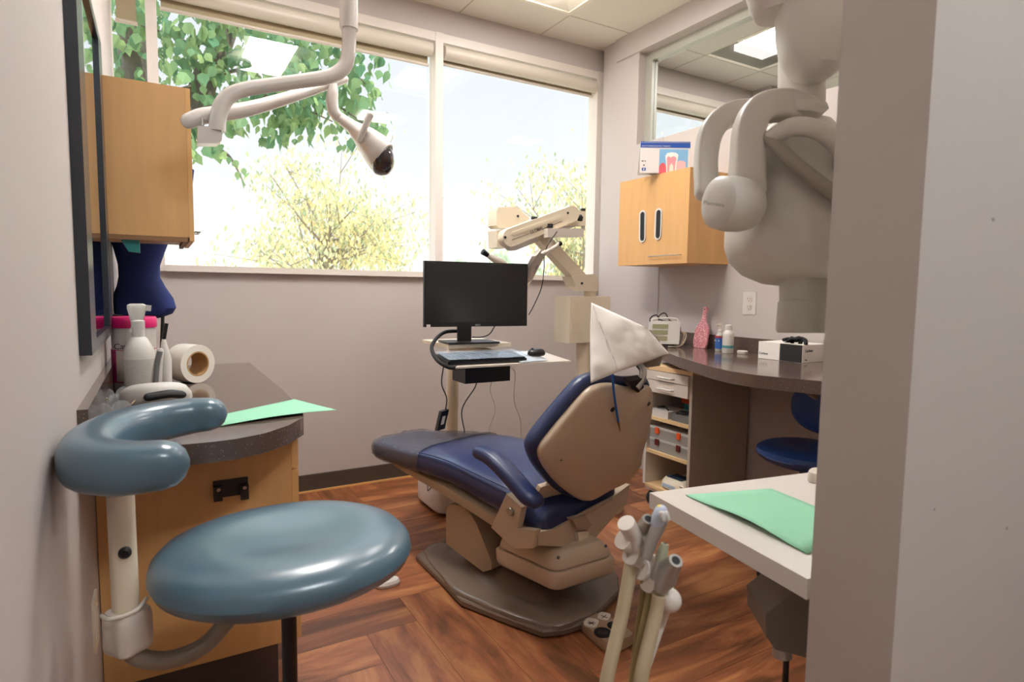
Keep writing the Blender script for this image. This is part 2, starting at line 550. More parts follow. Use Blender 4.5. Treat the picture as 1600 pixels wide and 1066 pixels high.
# ceiling tiles (one slab, joints and edges as grid) with openings left for the troffers
LIGHTS = [(1.696, 2.306, 2.04, 3.26), (0.48, 1.09, 1.735, 2.955), (0.2, 1.42, -1.2, -0.59),
          (3.50, 4.11, 1.75, 2.97), (1.696, 2.306, 0.82, 1.43)]
def grid_ceiling():
    bm = bmesh.new(); tb = bmesh.new()
    xs = [1.696 + .61 * k for k in range(-4, 9)]
    ys = [3.263 - .61 * k for k in range(0, 10)]
    X0, X1, Y0, Y1 = XL - .12, 6.42, -2.2, 3.62
    xe = [X0] + [x for x in xs if X0 < x < X1] + [X1]
    ye = sorted([Y0] + [y for y in ys if Y0 < y < Y1] + [Y1])
    for i in range(len(xe) - 1):
        for j in range(len(ye) - 1):
            cx, cy = (xe[i] + xe[i + 1]) / 2, (ye[j] + ye[j + 1]) / 2
            if any(a < cx < b and c < cy < d for a, b, c, d in LIGHTS): continue
            box(bm, xe[i], xe[i + 1], ye[j], ye[j + 1], ZC, ZC + .02)
    for x in xe[1:-1]: box(tb, x - .0035, x + .0035, Y0, Y1, ZC - .0012, ZC + .001)
    for y in ye[1:-1]: box(tb, X0, X1, y - .0035, y + .0035, ZC - .0012, ZC + .001)
    struct('ceiling', bm, M_ceil)
    struct('trim_3', tb, M_tbar)
    struct('ceiling_roof', B(X0 - .1, 8.1, -2.4, 4.0, ZC + .25, ZC + .4), mat('roof slab', '#8a8780', 0.9))
grid_ceiling()
lab = ['recessed ceiling light right of centre, above the dental chair and window wall',
       'recessed ceiling light above the stool and left worktop',
       'recessed ceiling light added unseen over the entrance behind the viewer',  # out-of-view panel added as fill light from behind the camera
       'bright recessed ceiling light seen through the glass in the next room',
       'recessed ceiling light near the right wall above the desk']
for (a, b, c, d), l, M_panel in zip(LIGHTS, lab, M_panels):
    t = thing('ceiling_light', l, 'ceiling light', ((a + b) / 2, (c + d) / 2, ZC), group='recessed ceiling troffers')
    bm = bmesh.new()
    box(bm, a, b, c, c + .03, ZC - .004, ZC + .03); box(bm, a, b, d - .03, d, ZC - .004, ZC + .03)
    box(bm, a, a + .03, c + .03, d - .03, ZC - .004, ZC + .03); box(bm, b - .03, b, c + .03, d - .03, ZC - .004, ZC + .03)
    obj('frame', bm, M_lightframe, t)
    inner = .12
    bm = bmesh.new()   # sloping inner reflectors round the diffuser
    for q in (((a + .03, c + .03), (b - .03, c + .03), (b - .03 - inner, c + .03 + inner), (a + .03 + inner, c + .03 + inner)),
              ((b - .03, c + .03), (b - .03, d - .03), (b - .03 - inner, d - .03 - inner), (b - .03 - inner, c + .03 + inner)),
              ((b - .03, d - .03), (a + .03, d - .03), (a + .03 + inner, d - .03 - inner), (b - .03 - inner, d - .03 - inner)),
              ((a + .03, d - .03), (a + .03, c + .03), (a + .03 + inner, c + .03 + inner), (a + .03 + inner, d - .03 - inner))):
        bm.faces.new([bm.verts.new((x, y, ZC + (.004 if k < 2 else .05))) for k, (x, y) in enumerate(q)])
    obj('reflector', bm, M_lightframe, t)
    obj('diffuser', B(a + .03 + inner, b - .03 - inner, c + .03 + inner, d - .03 - inner, ZC + .006, ZC + .055), M_panel, t)

# ------------------------------------------------------------ windows
def window(n, x0, x1, mull_right=True, shade_drop=0.0, tubelen=None):
    """frame round one pane with a glass sheet; plane at YW"""
    bm = bmesh.new()
    box(bm, x0, x1, YW - 0.0, YW + .10, 2.735, 2.788)     # head
    struct('window_%d' % n, bm, M_frame, bevel=0.003)
    f = struct('window_glass_%d' % n, B(x0, x1, YW + .075, YW + .081, 1.27, 2.74), M_glass)
PANES = [(-0.15, -0.007), (0.042, 1.535), (1.587, 2.90), (2.94, 4.48), (4.75, 6.3)]
for i, (a, b) in enumerate(PANES):
    nm = 'window_%d' % (i + 10)
    bm = bmesh.new()
    box(bm, a, b, YW, YW + .10, 2.735, 2.788)
    box(bm, a, b, YW - .012, YW + .10, 1.279, 1.312)
    fr = struct(nm, bm, M_frame, bevel=0.003)
    gl = obj('glass', B(a, b, YW + .074, YW + .080, 1.30, 2.74), M_glass, fr)
# mullions
for i, (a, b) in enumerate(((-0.007, 0.042), (1.535, 1.587), (2.80, 2.96))):
    struct('trim_%d' % (i + 4), B(a, b, YW - .004, YW + .10, 1.279, 2.79), M_frame, bevel=0.003)
struct('trim_8', B(XL - .12, XL + .004, YW - .004, YW + .10, 1.279, 2.79), M_frame)
# roller blinds
for i, (a, b) in enumerate(((-0.14, -0.035), (0.052, 1.515), (1.597, 2.80), (2.97, 4.47), (4.8, 6.2))):
    lb = ['short roller blind with lowered tan fabric above the left cabinet',
          'long rolled-up roller blind above the wide window with the tree view',
          'rolled-up roller blind above the right-hand window behind the microscope',
          'rolled-up roller blind seen through the glass in the next room',
          'rolled-up roller blind at the far end of the next room'][i]
    t = thing('roller_blind', lb, 'blind', ((a + b) / 2, YW + .03, 2.6), group='roller blinds along the window wall')
    obj('roller', TB([(a, YW + .02, 2.683), (b, YW + .02, 2.683)], .043, n=20), M_blind, t)
    drop = (2.60 if i == 1 else 2.625) if i else 2.50
    obj('fabric', B(a + .01, b - .01, YW + .052, YW + .054, drop, 2.69), M_fabric, t)
    obj('bottom_rail', TB([(a + .005, YW + .053, drop), (b - .005, YW + .053, drop)], .010, n=12, ), M_blind, t)
# bead chain
bm = bmesh.new()
for k in range(54):
    bmesh.ops.create_icosphere(bm, subdivisions=1, radius=.003, matrix=Matrix.Translation((0.062, YW + .03, 1.55 + k * .02)))
tag(obj('blind_chain', bm, M_white), 'white bead chain hanging at the left edge of the wide window', 'chain')

# ------------------------------------------------------------ outdoors
def leaf_mat(name, c1, c2, trans=0.35):
    m = bpy.data.materials.new(name); m.use_nodes = True
    nt = m.node_tree; nt.nodes.clear()
    out = nt.nodes.new('ShaderNodeOutputMaterial'); mx = nt.nodes.new('ShaderNodeMixShader'); mx.inputs[0].default_value = trans
    d = nt.nodes.new('ShaderNodeBsdfDiffuse'); t = nt.nodes.new('ShaderNodeBsdfTranslucent')
    at = nt.nodes.new('ShaderNodeAttribute'); at.attribute_name = 'tone'
    c = nt.nodes.new('ShaderNodeMix'); c.data_type = 'RGBA'
    c.inputs[6].default_value = lin(c1); c.inputs[7].default_value = lin(c2)
    nt.links.new(at.outputs['Fac'], c.inputs[0])
    nt.links.new(c.outputs[2], d.inputs[0]); nt.links.new(c.outputs[2], t.inputs[0])
    nt.links.new(d.outputs[0], mx.inputs[1]); nt.links.new(t.outputs[0], mx.inputs[2]); nt.links.new(mx.outputs[0], out.inputs[0])
    return m
M_leaf = leaf_mat('green leaves', '#5f8a69', '#9db47a')
M_autumn = leaf_mat('autumn leaves', '#97a582', '#f5e0a4')
M_bark = mat('bark', '#6e655a', 0.9, var=0.3, vscale=20)
M_barkpale = mat('pale bark', '#857b6a', 0.9, var=0.2, vscale=20)

def add_leaf(bm, tl, p, s, rng, shape='heart'):
    d = Vector((rng.uniform(-.6, .6), rng.uniform(-.6, .6), -rng.uniform(.5, 1.3))).normalized()
    side = d.cross(Vector((rng.uniform(-1, 1), rng.uniform(-1, 1), rng.uniform(-.2, .2)))).normalized()
    nrm = side.cross(d).normalized()
    tone = rng.random()
    if shape == 'heart':
        pr = [(0, 0), (.22, .42), (.55, .48), (.85, .22), (1.15, 0)]
    else:
        pr = [(0, 0), (.35, .22), (.75, .18), (1.05, 0)]
    mid = [bm.verts.new(p + d * s * a + nrm * s * .03 * math.sin(a * 2.5)) for a, b in pr]
    for sg in (1, -1):
        ed = [mid[0]] + [bm.verts.new(p + d * s * a + side * s * b * sg - nrm * s * b * .12) for a, b in pr[1:-1]] + [mid[-1]]
        for k in range(len(pr) - 1):
            q = [mid[k], mid[k + 1], ed[k + 1], ed[k]]
            u = []
            for v in q:
                if v not in u: u.append(v)
            if len(u) > 2:
                f = bm.faces.new(u); f[tl] = tone

def near_tree():
    rng = random.Random(11)
    t = thing('shade_tree', 'large broad-leaved green tree close outside the left of the wide window', 'tree', (-0.3, 6.6, -0.6))
    tr = bmesh.new()
    tube(tr, [(-0.2, 6.7, -.6), (-0.16, 6.6, 1.5), (-0.12, 6.5, 3.2), (-.15, 6.5, 5.2)], [.15, .13, .11, .08], n=12)
    tube(tr, [(-0.14, 6.6, 1.9), (0.3010,6.3000,2.6790), (0.4460,6.3000,3.0960), (0.6140,6.3000,3.4950), (0.8070,6.3000,4.1890)], [.12, .12, .11, .09, .06], n=10)
    obj('trunk', tr, M_bark, t)
    br = bmesh.new()
    tips = []
    for base, tip in (((0.5760,6.3000,3.4590), (1.0700,6.1000,3.6100)), ((0.4460,6.3000,3.0960), (0.9350,6.0000,3.0990)), ((0.6140,6.3000,3.4950), (1.7850,6.1000,3.6490)),
                      ((0.9510,6.1000,3.1880), (2.0070,6.0000,2.7080)), ((0.4910,6.3000,3.2170), (-0.0440,5.9000,3.2910)), ((0.4340,6.3000,3.0380), (0.0640,5.9000,2.4500)),
                      ((0.8230,6.0000,2.9120), (1.4770,5.9000,2.7620)), ((-0.1230,6.4000,3.3440), (-0.2180,6.0000,3.3860)), ((1.0700,6.1000,3.6100), (1.8160,6.0000,3.2000)),
                      ((0.4100,6.0000,2.4380), (0.7040,5.9000,2.0970)), ((0.3250,6.3000,2.7950), (0.4100,6.0000,2.4380)), ((0.6160,6.3000,3.5800), (1.2690,6.2000,4.1550))):
        a, b = Vector(base), Vector(tip)
        mid = (a + b) / 2 + Vector((rng.uniform(-.1, .1), rng.uniform(-.1, .1), .08))
        tube(br, [a, mid, b], [.022, .014, .005], n=6)
    obj('branch', br, M_bark, t)
    lf = bmesh.new(); tl = lf.faces.layers.float.new('tone')
    # canopy volumes: centre, radii (x, y, z), number of leaves
    blobs = [((-0.1370,6.2000,3.4280), .35, .6, .35, 120), ((-0.2060,6.6000,3.2290), .25, .3, .45, 90), ((0.3300,6.0000,3.4620), .50, .5, .35, 180), ((0.2750,6.1000,3.0610), .40, .5, .32, 120),
             ((0.8870,6.0000,3.4230), .48, .5, .40, 230), ((0.9320,6.0000,2.9870), .50, .5, .28, 170), ((1.4520,6.0000,3.5440), .38, .5, .34, 150),
             ((1.2690,6.0000,2.9870), .42, .45, .34, 190), ((1.6890,6.0000,3.0580), .28, .4, .28, 110), ((1.8770,6.0000,2.8440), .17, .3, .13, 34),
             ((1.7550,6.0000,3.4290), .22, .3, .22, 50), ((1.9440,6.0000,3.2840), .10, .3, .20, 12), ((0.0690,6.1000,2.6000), .30, .4, .32, 80), ((0.3010,6.0000,2.4230), .24, .3, .14, 34),
             ((0.5570,6.0000,2.6760), .30, .3, .15, 46), ((0.5390,6.0000,3.9850), .9, .7, .30, 220), ((2.0480,6.1000,4.4390), .6, .7, .28, 90), ((1.0360,6.0000,2.6340), .26, .3, .12, 34), ((1.6230,6.0000,2.6560), .08, .2, .10, 8), ((2.0390,6.0000,2.5870), .06, .1, .16, 8)]
    for c, rx, ry, rz, n in blobs:
        c = Vector(c)
        for _ in range(int(n * 0.9)):
            while True:
                q = Vector((rng.uniform(-1, 1), rng.uniform(-1, 1), rng.uniform(-1, 1)))
                if q.length < 1: break
            add_leaf(lf, tl, c + Vector((q.x * rx, q.y * ry, q.z * rz)), rng.uniform(.06, .125), rng)
    for p in ((0.4670,5.9000,2.4090), (0.5160,5.9000,2.3610), (0.5750,5.9000,2.3310), (0.6210,5.9000,2.3090), (0.6490,5.9000,2.2130), (0.6920,5.9000,2.2510), (0.7320,5.9000,2.2110), (0.6790,5.9000,2.1500)):
        add_leaf(lf, tl, Vector(p), rng.uniform(.06, .09), rng)
    obj('foliage', lf, M_leaf, t, smooth=False)
near_tree()

def autumn_tree(label, base, h, w, seed, lean=0.0, n=2600, grp='autumn trees beyond the window'):
    rng = random.Random(seed)
    base = Vector(base)
    t = thing('autumn_tree', label, 'tree', base, group=grp)
    br = bmesh.new()
    tips = []
    top = base + Vector((lean, 0, h * .42))
    tube(br, [base, base + Vector((lean * .2, 0, h * .2)), top], [.09, .075, .05], n=8)
    for k in range(26):
        s = base.lerp(top, rng.uniform(.45, 1.0))
        a = rng.uniform(0, 2 * pi); el = rng.uniform(.1, 1.3)
        L = rng.uniform(.35, .62) * (w if el < .6 else h * .62)
        e_ = s + Vector((cos(a) * cos(el), sin(a) * cos(el) * .8, sin(el))) * L
        m_ = s.lerp(e_, .5) + Vector((rng.uniform(-.1, .1), rng.uniform(-.1, .1), -.05 * L))
        tube(br, [s, m_, e_], [.035, .02, .006], n=5, k=4)
        tips += [(m_, L * .30), (e_, L * .34), (m_.lerp(e_, .5), L * .3)]
        for _ in range(3):
            e2 = e_ + Vector((rng.uniform(-1, 1), rng.uniform(-.8, .8), rng.uniform(-.7, .5))) * L * .35
            tube(br, [m_.lerp(e_, rng.random()), e2], [.012, .004], n=4, smooth=False)
            tips.append((e2, L * .22))
    obj('trunk', br, M_barkpale, t)
    lf = bmesh.new(); tl = lf.faces.layers.float.new('tone')
    for _ in range(n):
        c, r = rng.choice(tips)
        q = Vector((rng.gauss(0, .5), rng.gauss(0, .5), rng.gauss(0, .42))) * r
        add_leaf(lf, tl, c + q, rng.uniform(.07, .14), rng, 'long')
    obj('foliage', lf, M_autumn, t, smooth=False)
    return t
autumn_tree('pale yellow autumn tree in the middle of the wide window', (3.05, 14, -0.7), 7.6, 3.7, 3, lean=.3, n=6500)
autumn_tree('golden autumn tree behind the microscope in the right-hand window', (8.9, 12.0, -0.7), 6.8, 3.3, 8, lean=.2, n=7000)
autumn_tree('low yellow tree at the bottom left of the wide window', (1.1, 17.0, -0.9), 3.2, 3.6, 21, n=3000)
autumn_tree('low yellowish tree at the bottom, right of the pale yellow tree', (4.7, 17.0, -1.4), 3.3, 3.0, 22, n=2200)
autumn_tree('yellow tree seen through the next room window', (14.5, 14.5, -0.5), 8.2, 4.0, 31, n=4000)
# distant pale hillside and ground
def hill():
    bm = bmesh.new()
    rng = random.Random(2)
    X = [-60 + 5 * k for k in range(42)]
    rows = []
    for j, (y, hs) in enumerate(((9, 0), (40, .2), (80, .6), (110, 1.0), (150, .8))):
        r = []
        for x in X:
            h = 6.5 * math.exp(-((x - 2) / 26) ** 2) + 2.6 * math.exp(-((x + 40) / 30) ** 2) + .5 * math.sin(x * .17) + .3 * math.sin(x * .61)
            r.append((x, y, -1.0 + h * hs + (.6 if j else 0)))
        rows.append(r)
    loft(bm, rows, cap=False, closed=False)
    struct('hillside', bm, mat('dry grass hillside', '#c9bba4', 0.95, spec=0, var=0.12, vscale=.6))
    tag(bpy.data.objects['hillside'], kind='structure')
hill()
bm = B(-30, 60, YW + .22, 45, -1.3, -1.0)
struct('outdoor_ground', bm, mat('dry ground', '#d8cdb0', 0.95, spec=0, var=0.15, vscale=2))
# row of small distant trees right of the centre
rng = random.Random(4)
for k, (px_, h, lb) in enumerate(((28.5, 1.5, 'leftmost'), (33.5, 2.1, 'second from the left'), (38.0, 1.4, 'middle'), (42.5, 2.4, 'fourth from the left'), (49.0, 1.8, 'rightmost'))):
    bm = bmesh.new()
    bmesh.ops.create_icosphere(bm, subdivisions=4, radius=1.0)
    from mathutils import noise as mn_
    for v in bm.verts:
        v.co *= 1 + .35 * mn_.noise(v.co * 2.2 + Vector((k * 7, 0, 0))) + .22 * mn_.noise(v.co * 6)
        v.co = Vector((v.co.x * 1.4, v.co.y * 1.2, v.co.z * h)) + Vector((px_, 60, 1.2 + h))
    tube(bm, [(px_, 60, -1), (px_, 60, 1.6 + h * .3)], [.2, .12], n=6, smooth=False)
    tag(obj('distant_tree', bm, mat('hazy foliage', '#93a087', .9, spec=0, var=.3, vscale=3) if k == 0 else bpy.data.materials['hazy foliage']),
        'tiny hazy green tree on the horizon, %s of the row' % lb, 'tree', 'distant trees on the horizon')

# ================================================================== shared small builders
def capsule(bm, a, b, ra, rb, th, nd=(0, 1, 0), n=14):
    """flat plate with two rounded ends of radius ra, rb, thickness th along nd"""
    a, b, nd = Vector(a), Vector(b), Vector(nd).normalized()
    d = (b - a).normalized(); s = nd.cross(d).normalized()
    pts = []
    for k in range(n + 1):
        t = pi / 2 + pi * k / n
        pts.append(a + (d * cos(t) + s * sin(t)) * ra)
    for k in range(n + 1):
        t = -pi / 2 + pi * k / n
        pts.append(b + (d * cos(t) + s * sin(t)) * rb)
    prism(bm, [p - nd * th / 2 for p in pts], nd * th)

def sheet(bm, a, b, c, d, nu=14, nv=14, bulge=(0, 0, 0), noise=0.0, seed=1, th=0.0):
    """bilinear patch a-b-c-d with a bulge and creases; tris allowed (d == c)"""
    from mathutils import noise as mn
    a, b, c, d, bu = map(Vector, (a, b, c, d, bulge))
    rows = []
    for i in range(nu + 1):
        u = i / nu; r = []
        for j in range(nv + 1):
            v = j / nv
            p = (a * (1 - u) + b * u) * (1 - v) + (d * (1 - u) + c * u) * v
            w = sin(pi * u) ** .7 * sin(pi * v) ** .7 if 0 < u < 1 and 0 < v < 1 else 0
            p = p + bu * w
            if noise:
                p = p + bu.normalized() * noise * (mn.noise(p * 14 + Vector((seed, 0, 0))) + .5 * mn.noise(p * 37)) * (.25 + w)
            r.append(p)
        rows.append(r)
    loft(bm, rows, cap=False, closed=False)

def solid(o, th):
    md = o.modifiers.new('solid', 'SOLIDIFY'); md.thickness = th; md.offset = 0
    return o

def poly_slab(pts, z0, z1):
    bm = bmesh.new()
    prism(bm, [(p[0], p[1], z0) for p in pts], (0, 0, z1 - z0))
    return bm

# ================================================================== LEFT SIDE
# mirror on the left wall
t = thing('wall_mirror', 'tall wall mirror in a dark frame on the left wall above the worktop', 'mirror', (XL, 1.9, 1.045))
y0, y1, z0, z1, fx = 1.65, 2.42, 1.045, 1.98, XL + .024
bm = bmesh.new()
box(bm, XL, fx, y0, y0 + .13, z0, z1); box(bm, XL, fx, y1 - .13, y1, z0, z1)
box(bm, XL, fx, y0 + .13, y1 - .13, z0, z0 + .03); box(bm, XL, fx, y0 + .13, y1 - .13, z1 - .03, z1)
obj('frame', bm, mat('dark blue-black frame', '#1b222c', 0.28, coat=.3), t, bevel=.004)
obj('glass', B(XL + .004, XL + .016, y0 + .12, y1 - .12, z0 + .02, z1 - .02), M_mirror, t)

# left wall cabinet
t = thing('wall_cabinet', 'maple wall cabinet at left, its side panel facing the room', 'cabinet', (0, 2.4, 1.358))
obj('body', B(XL, .104, 2.4, 2.86, 1.372, 1.876), M_maple, t, bevel=.002)
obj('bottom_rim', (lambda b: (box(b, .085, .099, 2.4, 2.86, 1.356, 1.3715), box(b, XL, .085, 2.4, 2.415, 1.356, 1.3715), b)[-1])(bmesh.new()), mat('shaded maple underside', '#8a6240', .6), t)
d = obj('door', B(.1045, .119, 2.400, 2.858, 1.36, 1.876), M_maple_edge, t, bevel=.004)
obj('handle', (lambda b: (tube(b, [(.118, 2.47, 1.40), (.14, 2.47, 1.40), (.14, 2.57, 1.40), (.118, 2.57, 1.40)], .004, smooth=False), b)[-1])(bmesh.new()), M_steel, d)

tl_ = thing('tape_dispenser', 'small teal plastic holder hanging under the left wall cabinet', 'holder', (-.065, 2.45, 1.32))
obj('shell', (lambda b: (prism(b, [(-.10, 2.43, 1.358), (-.045, 2.43, 1.358), (-.045, 2.43, 1.315), (-.078, 2.43, 1.318)], (0, .05, 0)), b)[-1])(bmesh.new()), M_tealclear, tl_, bevel=.003)

# worktop and base cabinet at the left
top_pts = [(XL, 3.16), (0.3750,3.1330,0.8400)[:2], (0.3760,2.2720,0.8400)[:2], (0.3680,1.9730,0.8400)[:2], (0.3630,1.8390,0.8400)[:2], (0.3460,1.7460,0.8400)[:2], (0.2890,1.6570,0.8400)[:2], (0.2230,1.5940,0.8400)[:2], (0.1550,1.5630,0.8400)[:2], (0.0980,1.5580,0.8400)[:2], (0.0400,1.5620,0.8400)[:2], (-0.0150,1.5770,0.8400)[:2], (XL, 1.50)]
w = thing('worktop', 'dark quartz worktop with a rounded end at the left, green paper on it', 'worktop', (0, 2.3, .79))
obj('slab', poly_slab(top_pts, .79, .84), M_counter, w, bevel=.006, seg=3)
obj('backsplash', B(XL, XL + .02, 1.55, 3.16, .8405, .94), M_counter, w, bevel=.003)
t = thing('base_cabinet', 'maple base cabinet under the left worktop with a dark pull on its end panel', 'cabinet', (.1, 2.4, 0))
obj('body', B(XL + .002, .330, 1.85, 3.14, .135, .789), M_maple, t, bevel=.002)
obj('toe_kick', B(XL + .002, .285, 1.87, 3.12, 0, .134), M_base, t)
for k in range(3):
    d = obj('door', B(.331, .350, 1.852 + .43 * k, 2.275 + .43 * k, .135, .660), M_maple_edge, t, bevel=.003)
    obj('handle', TB([(.350, 2.20 + .43 * k, .56), (.370, 2.20 + .43 * k, .56), (.370, 2.20 + .43 * k, .46), (.350, 2.20 + .43 * k, .46)], .004, smooth=False), M_steel, d)
    obj('drawer', B(.331, .350, 1.852 + .43 * k, 2.275 + .43 * k, .668, .785), M_maple_edge, t, bevel=.003)
br = bmesh.new()
box(br, .119, .209, 1.842, 1.85, .612, .660); box(br, .119, .141, 1.828, 1.842, .606, .648); box(br, .188, .209, 1.828, 1.842, .600, .642)
p = obj('pull_plate', br, M_darksteel, t, bevel=.003)
bs = bmesh.new(); cyl(bs, (.131, 1.828, .640), (.131, 1.824, .640), .005); cyl(bs, (.198, 1.828, .636), (.198, 1.824, .636), .005)
obj('screw', bs, M_steel, p)

t = thing('outlet_plate', 'ivory cover plate low on the left wall behind the stool', 'outlet', (XL, 1.70, .40))
obj('plate', B(XL, XL + .006, 1.655, 1.735, .34, .465), M_cream, t, bevel=.002)
obj('socket', B(XL + .006, XL + .008, 1.68, 1.71, .36, .44), M_whitep, t)

# mint paper on left worktop (slightly curled edge)
def paper(name, label, pts, z, curl, n=10, group=None):
    bm = bmesh.new()
    a, b, c, d = [Vector((p[0], p[1], z)) for p in pts]
    rows = []
    for i in range(n + 1):
        u = i / n; r = []
        for j in range(n + 1):
            v = j / n
            p = (a * (1 - u) + b * u) * (1 - v) + (d * (1 - u) + c * u) * v
            p.z += curl(u, v)
            r.append(p)
        rows.append(r)
    loft(bm, rows, cap=False, closed=False)
    o = obj(name, bm, M_green, None)
    solid(o, .0008)
    return tag(o, label, 'paper', group)
paper('green_paper', 'mint green paper sheet on the left worktop, corner overhanging the edge',
      [(0.1030,1.8410,0.8400), (0.3750,2.0320,0.8400), (0.4510,1.7950,0.8400), (0.1330,1.7200,0.8400)], .8412, lambda u, v: .001 + .006 * (v ** 2) * sin(pi * u))

# tape / film roll
t = thing('film_roll', 'large roll of clear barrier film lying on the left worktop', 'roll', (.085, 2.6, .8405))
ax = Vector((.55, -.80, .0)).normalized(); c = Vector((.075, 2.62, .913))
bm = bmesh.new(); n_ = 40
lathe(bm, [(.047, 0), (.072, 0), (.0725, .004), (.0725, .086), (.072, .09), (.047, .09)], c, ax, n_)
bmesh.ops.delete(bm, geom=[f for f in bm.faces if len(f.verts) > 4], context='FACES')
obj('film', bm, M_tape, t)
bm = bmesh.new(); lathe(bm, [(.042, -.001), (.0465, -.001), (.0465, .0905), (.042, .0905), (.042, -.001)], c, ax, n_)
bmesh.ops.delete(bm, geom=[f for f in bm.faces if len(f.verts) > 4], context='FACES')
obj('core', bm, M_card, t)

# disinfectant wipes canister
cx, cy = -.072, 2.42
t = thing('wipes_canister', 'white wipes tub with a magenta lid on the left worktop', 'canister', (cx, cy, .8405))
obj('tub', LT([(.062, 0), (.066, .006), (.064, .12), (.066, .222), (.0665, .224)], (cx, cy, .8405)), M_milky if False else M_white, t)
obj('lid', LT([(.069, .222), (.070, .226), (.070, .252), (.066, .258), (.02, .260)], (cx, cy, .8405)), M_pink, t)
obj('label_band', LT([(.0672, .04), (.0672, .15)], (cx, cy, .8405)), mat('magenta print', '#b02465', .5), t)
obj('label_panel', LT([(.0676, .045), (.0676, .148)], (cx + .003, cy - .003, .8405)), mat('tub label', '#cfc6bb', .6), t)
text('lettering', 'CaviWipes', .026, (cx - .055, cy - .070, .8405 + .155), (1, -.25, 0), (0, 0, 1), M_black, t)
# spray bottle
cx, cy = -.055, 2.27
t = thing('spray_bottle', 'white trigger spray bottle in front of the wipes tub', 'spray bottle', (cx, cy, .8405))
obj('bottle', LT([(.040, 0), (.044, .008), (.044, .135), (.040, .165), (.024, .195), (.018, .20), (.017, .235)], (cx, cy, .8405)), M_white, t)
obj('label', LT([(.0446, .03), (.0446, .13)], (cx, cy, .8405)), mat('printed label', '#bdb8b0', .6, var=.25, vscale=60, stretch=(1, 1, 12)), t)
bm = bmesh.new(); lathe(bm, [(.019, .225), (.019, .25), (.014, .255)], (cx, cy, .8405))
loft(bm, [ring((cx - .002, cy, z), (1, 0, 0), (0, 1, 0), a_, b_, 20, 3.5) for z, a_, b_ in ((1.094, .016, .012), (1.10, .019, .013), (1.115, .023, .013), (1.132, .027, .013), (1.142, .026, .012), (1.146, .018, .009))])
obox(bm, (cx + .030, cy, 1.132), (1, 0, -.1), (0, 1, 0), (.1, 0, 1), .008, .009, .009)
h = obj('trigger_head', bm, M_white, t, bevel=.004)
obj('trigger', TB([(cx - .02, cy, 1.105), (cx - .012, cy, 1.08), (cx - .022, cy, 1.055)], .005), M_white, h)
# curing light standing in a white holder
t = thing('curing_light', 'white and grey cordless handpiece standing in its holder', 'dental tool', (-.02, 2.18, .8405))
obj('holder', LT([(.034, 0), (.036, .006), (.028, .03), (.018, .045)], (-.01, 2.18, .8405)), M_white, t)
obj('handle', TB([(-.01, 2.18, .87), (-.006, 2.18, .94), (.004, 2.18, 1.0)], [.016, .014, .010], round_ends=True), M_white, t)
obj('grip', TB([(-.012, 2.168, .90), (-.006, 2.168, .96), (.003, 2.170, 1.0)], .008), M_grey, t)
t = thing('white_tube', 'slim white bottle standing behind the cordless handpiece', 'bottle', (.02, 2.4, .8405))
obj('bottle', TB([(.018, 2.4, .8405), (.02, 2.4, .95), (.016, 2.4, 1.0), (.016, 2.4, 1.02)], [.018, .018, .010, .006], smooth=False), M_white, t)
obj('nozzle', TB([(.016, 2.4, 1.02), (.026, 2.4, 1.075)], .006, smooth=False), M_black, t)

# magnifier loupes / goggles
t = thing('loupe_visor', 'white loupe visor with dark oval lenses on the left worktop', 'goggles', (-.02, 2.05, .8405))
bm = bmesh.new(); tube(bm, [(-.085, 2.10, .865), (-.065, 2.04, .885), (-.01, 2.01, .893), (.045, 2.04, .885), (.06, 2.10, .865)], .026, r2=1.25, up=(0, 0, 1), round_ends=True)
obj('frame', bm, M_white, t)
bm = bmesh.new(); tube(bm, [(-.03, 1.985, .888), (.02, 1.99, .893), (.052, 2.015, .885)], .017, r2=.7, round_ends=True)
obj('lens', bm, M_blackm, t)
obj('strap', TB([(.058, 2.03, .885), (.07, 2.08, .87), (.05, 2.14, .86)], .004), M_blue, t)
# three pairs of clear safety glasses
for k, (gx, gy, rz_) in enumerate(((-.12, 2.2, .3), (-.085, 2.06, -.2), (-.115, 1.93, .5))):
    lbl = ['clear safety glasses beside the spray bottle against the backsplash', 'clear safety glasses with pale arms next to the white visor', 'clear safety glasses nearest the padded stool arm'][k]
    t = thing('safety_glasses', lbl, 'glasses', (gx, gy, .8405), 0, 'clear safety glasses on the left worktop')
    for s_ in (-1, 1):
        bm = bmesh.new()
        c_ = Vector((gx + s_ * .026 * cos(rz_), gy + s_ * .026 * sin(rz_), .868))
        tube(bm, [c_ + Vector((0, -.002, 0)), c_ + Vector((0, .002, 0))], .024, n=18, smooth=False)
        obj('lens', bm, M_clear, t)
        obj('temple', TB([c_ + Vector((s_ * .022, 0, .01)), c_ + Vector((s_ * .03, .05, .012)), c_ + Vector((s_ * .022, .10, -.01))], .0022), M_hose, t)

# dress-form bust
t = thing('dress_form', 'navy fabric torso dress form standing behind the spray bottles', 'mannequin', (-.06, 3.0, .8405))
rows = []
prof = [(1.78, .045, .05, 0), (1.74, .10, .06, 0), (1.70, .155, .075, .01), (1.62, .165, .09, .015), (1.52, .15, .10, .01), (1.43, .12, .09, 0), (1.36, .095, .08, 0),
        (1.29, .076, .07, -.005), (1.24, .075, .07, -.005), (1.20, .088, .08, 0), (1.15, .112, .095, .005), (1.11, .118, .10, .008), (1.085, .105, .09, .006), (1.068, .07, .06, 0), (1.062, .03, .03, 0)]
for z, a, b, dx in prof: rows.append(ring((-.055 + dx, 3.0, z), (1, 0, 0), (0, 1, 0), a, b, 32, 2.2))
bm = bmesh.new(); loft(bm, rows)
obj('torso', bm, M_body, t)
obj('leg', TB([(-.10, 2.96, 1.07), (-.115, 2.94, .8405)], .007, smooth=False), M_black, t)
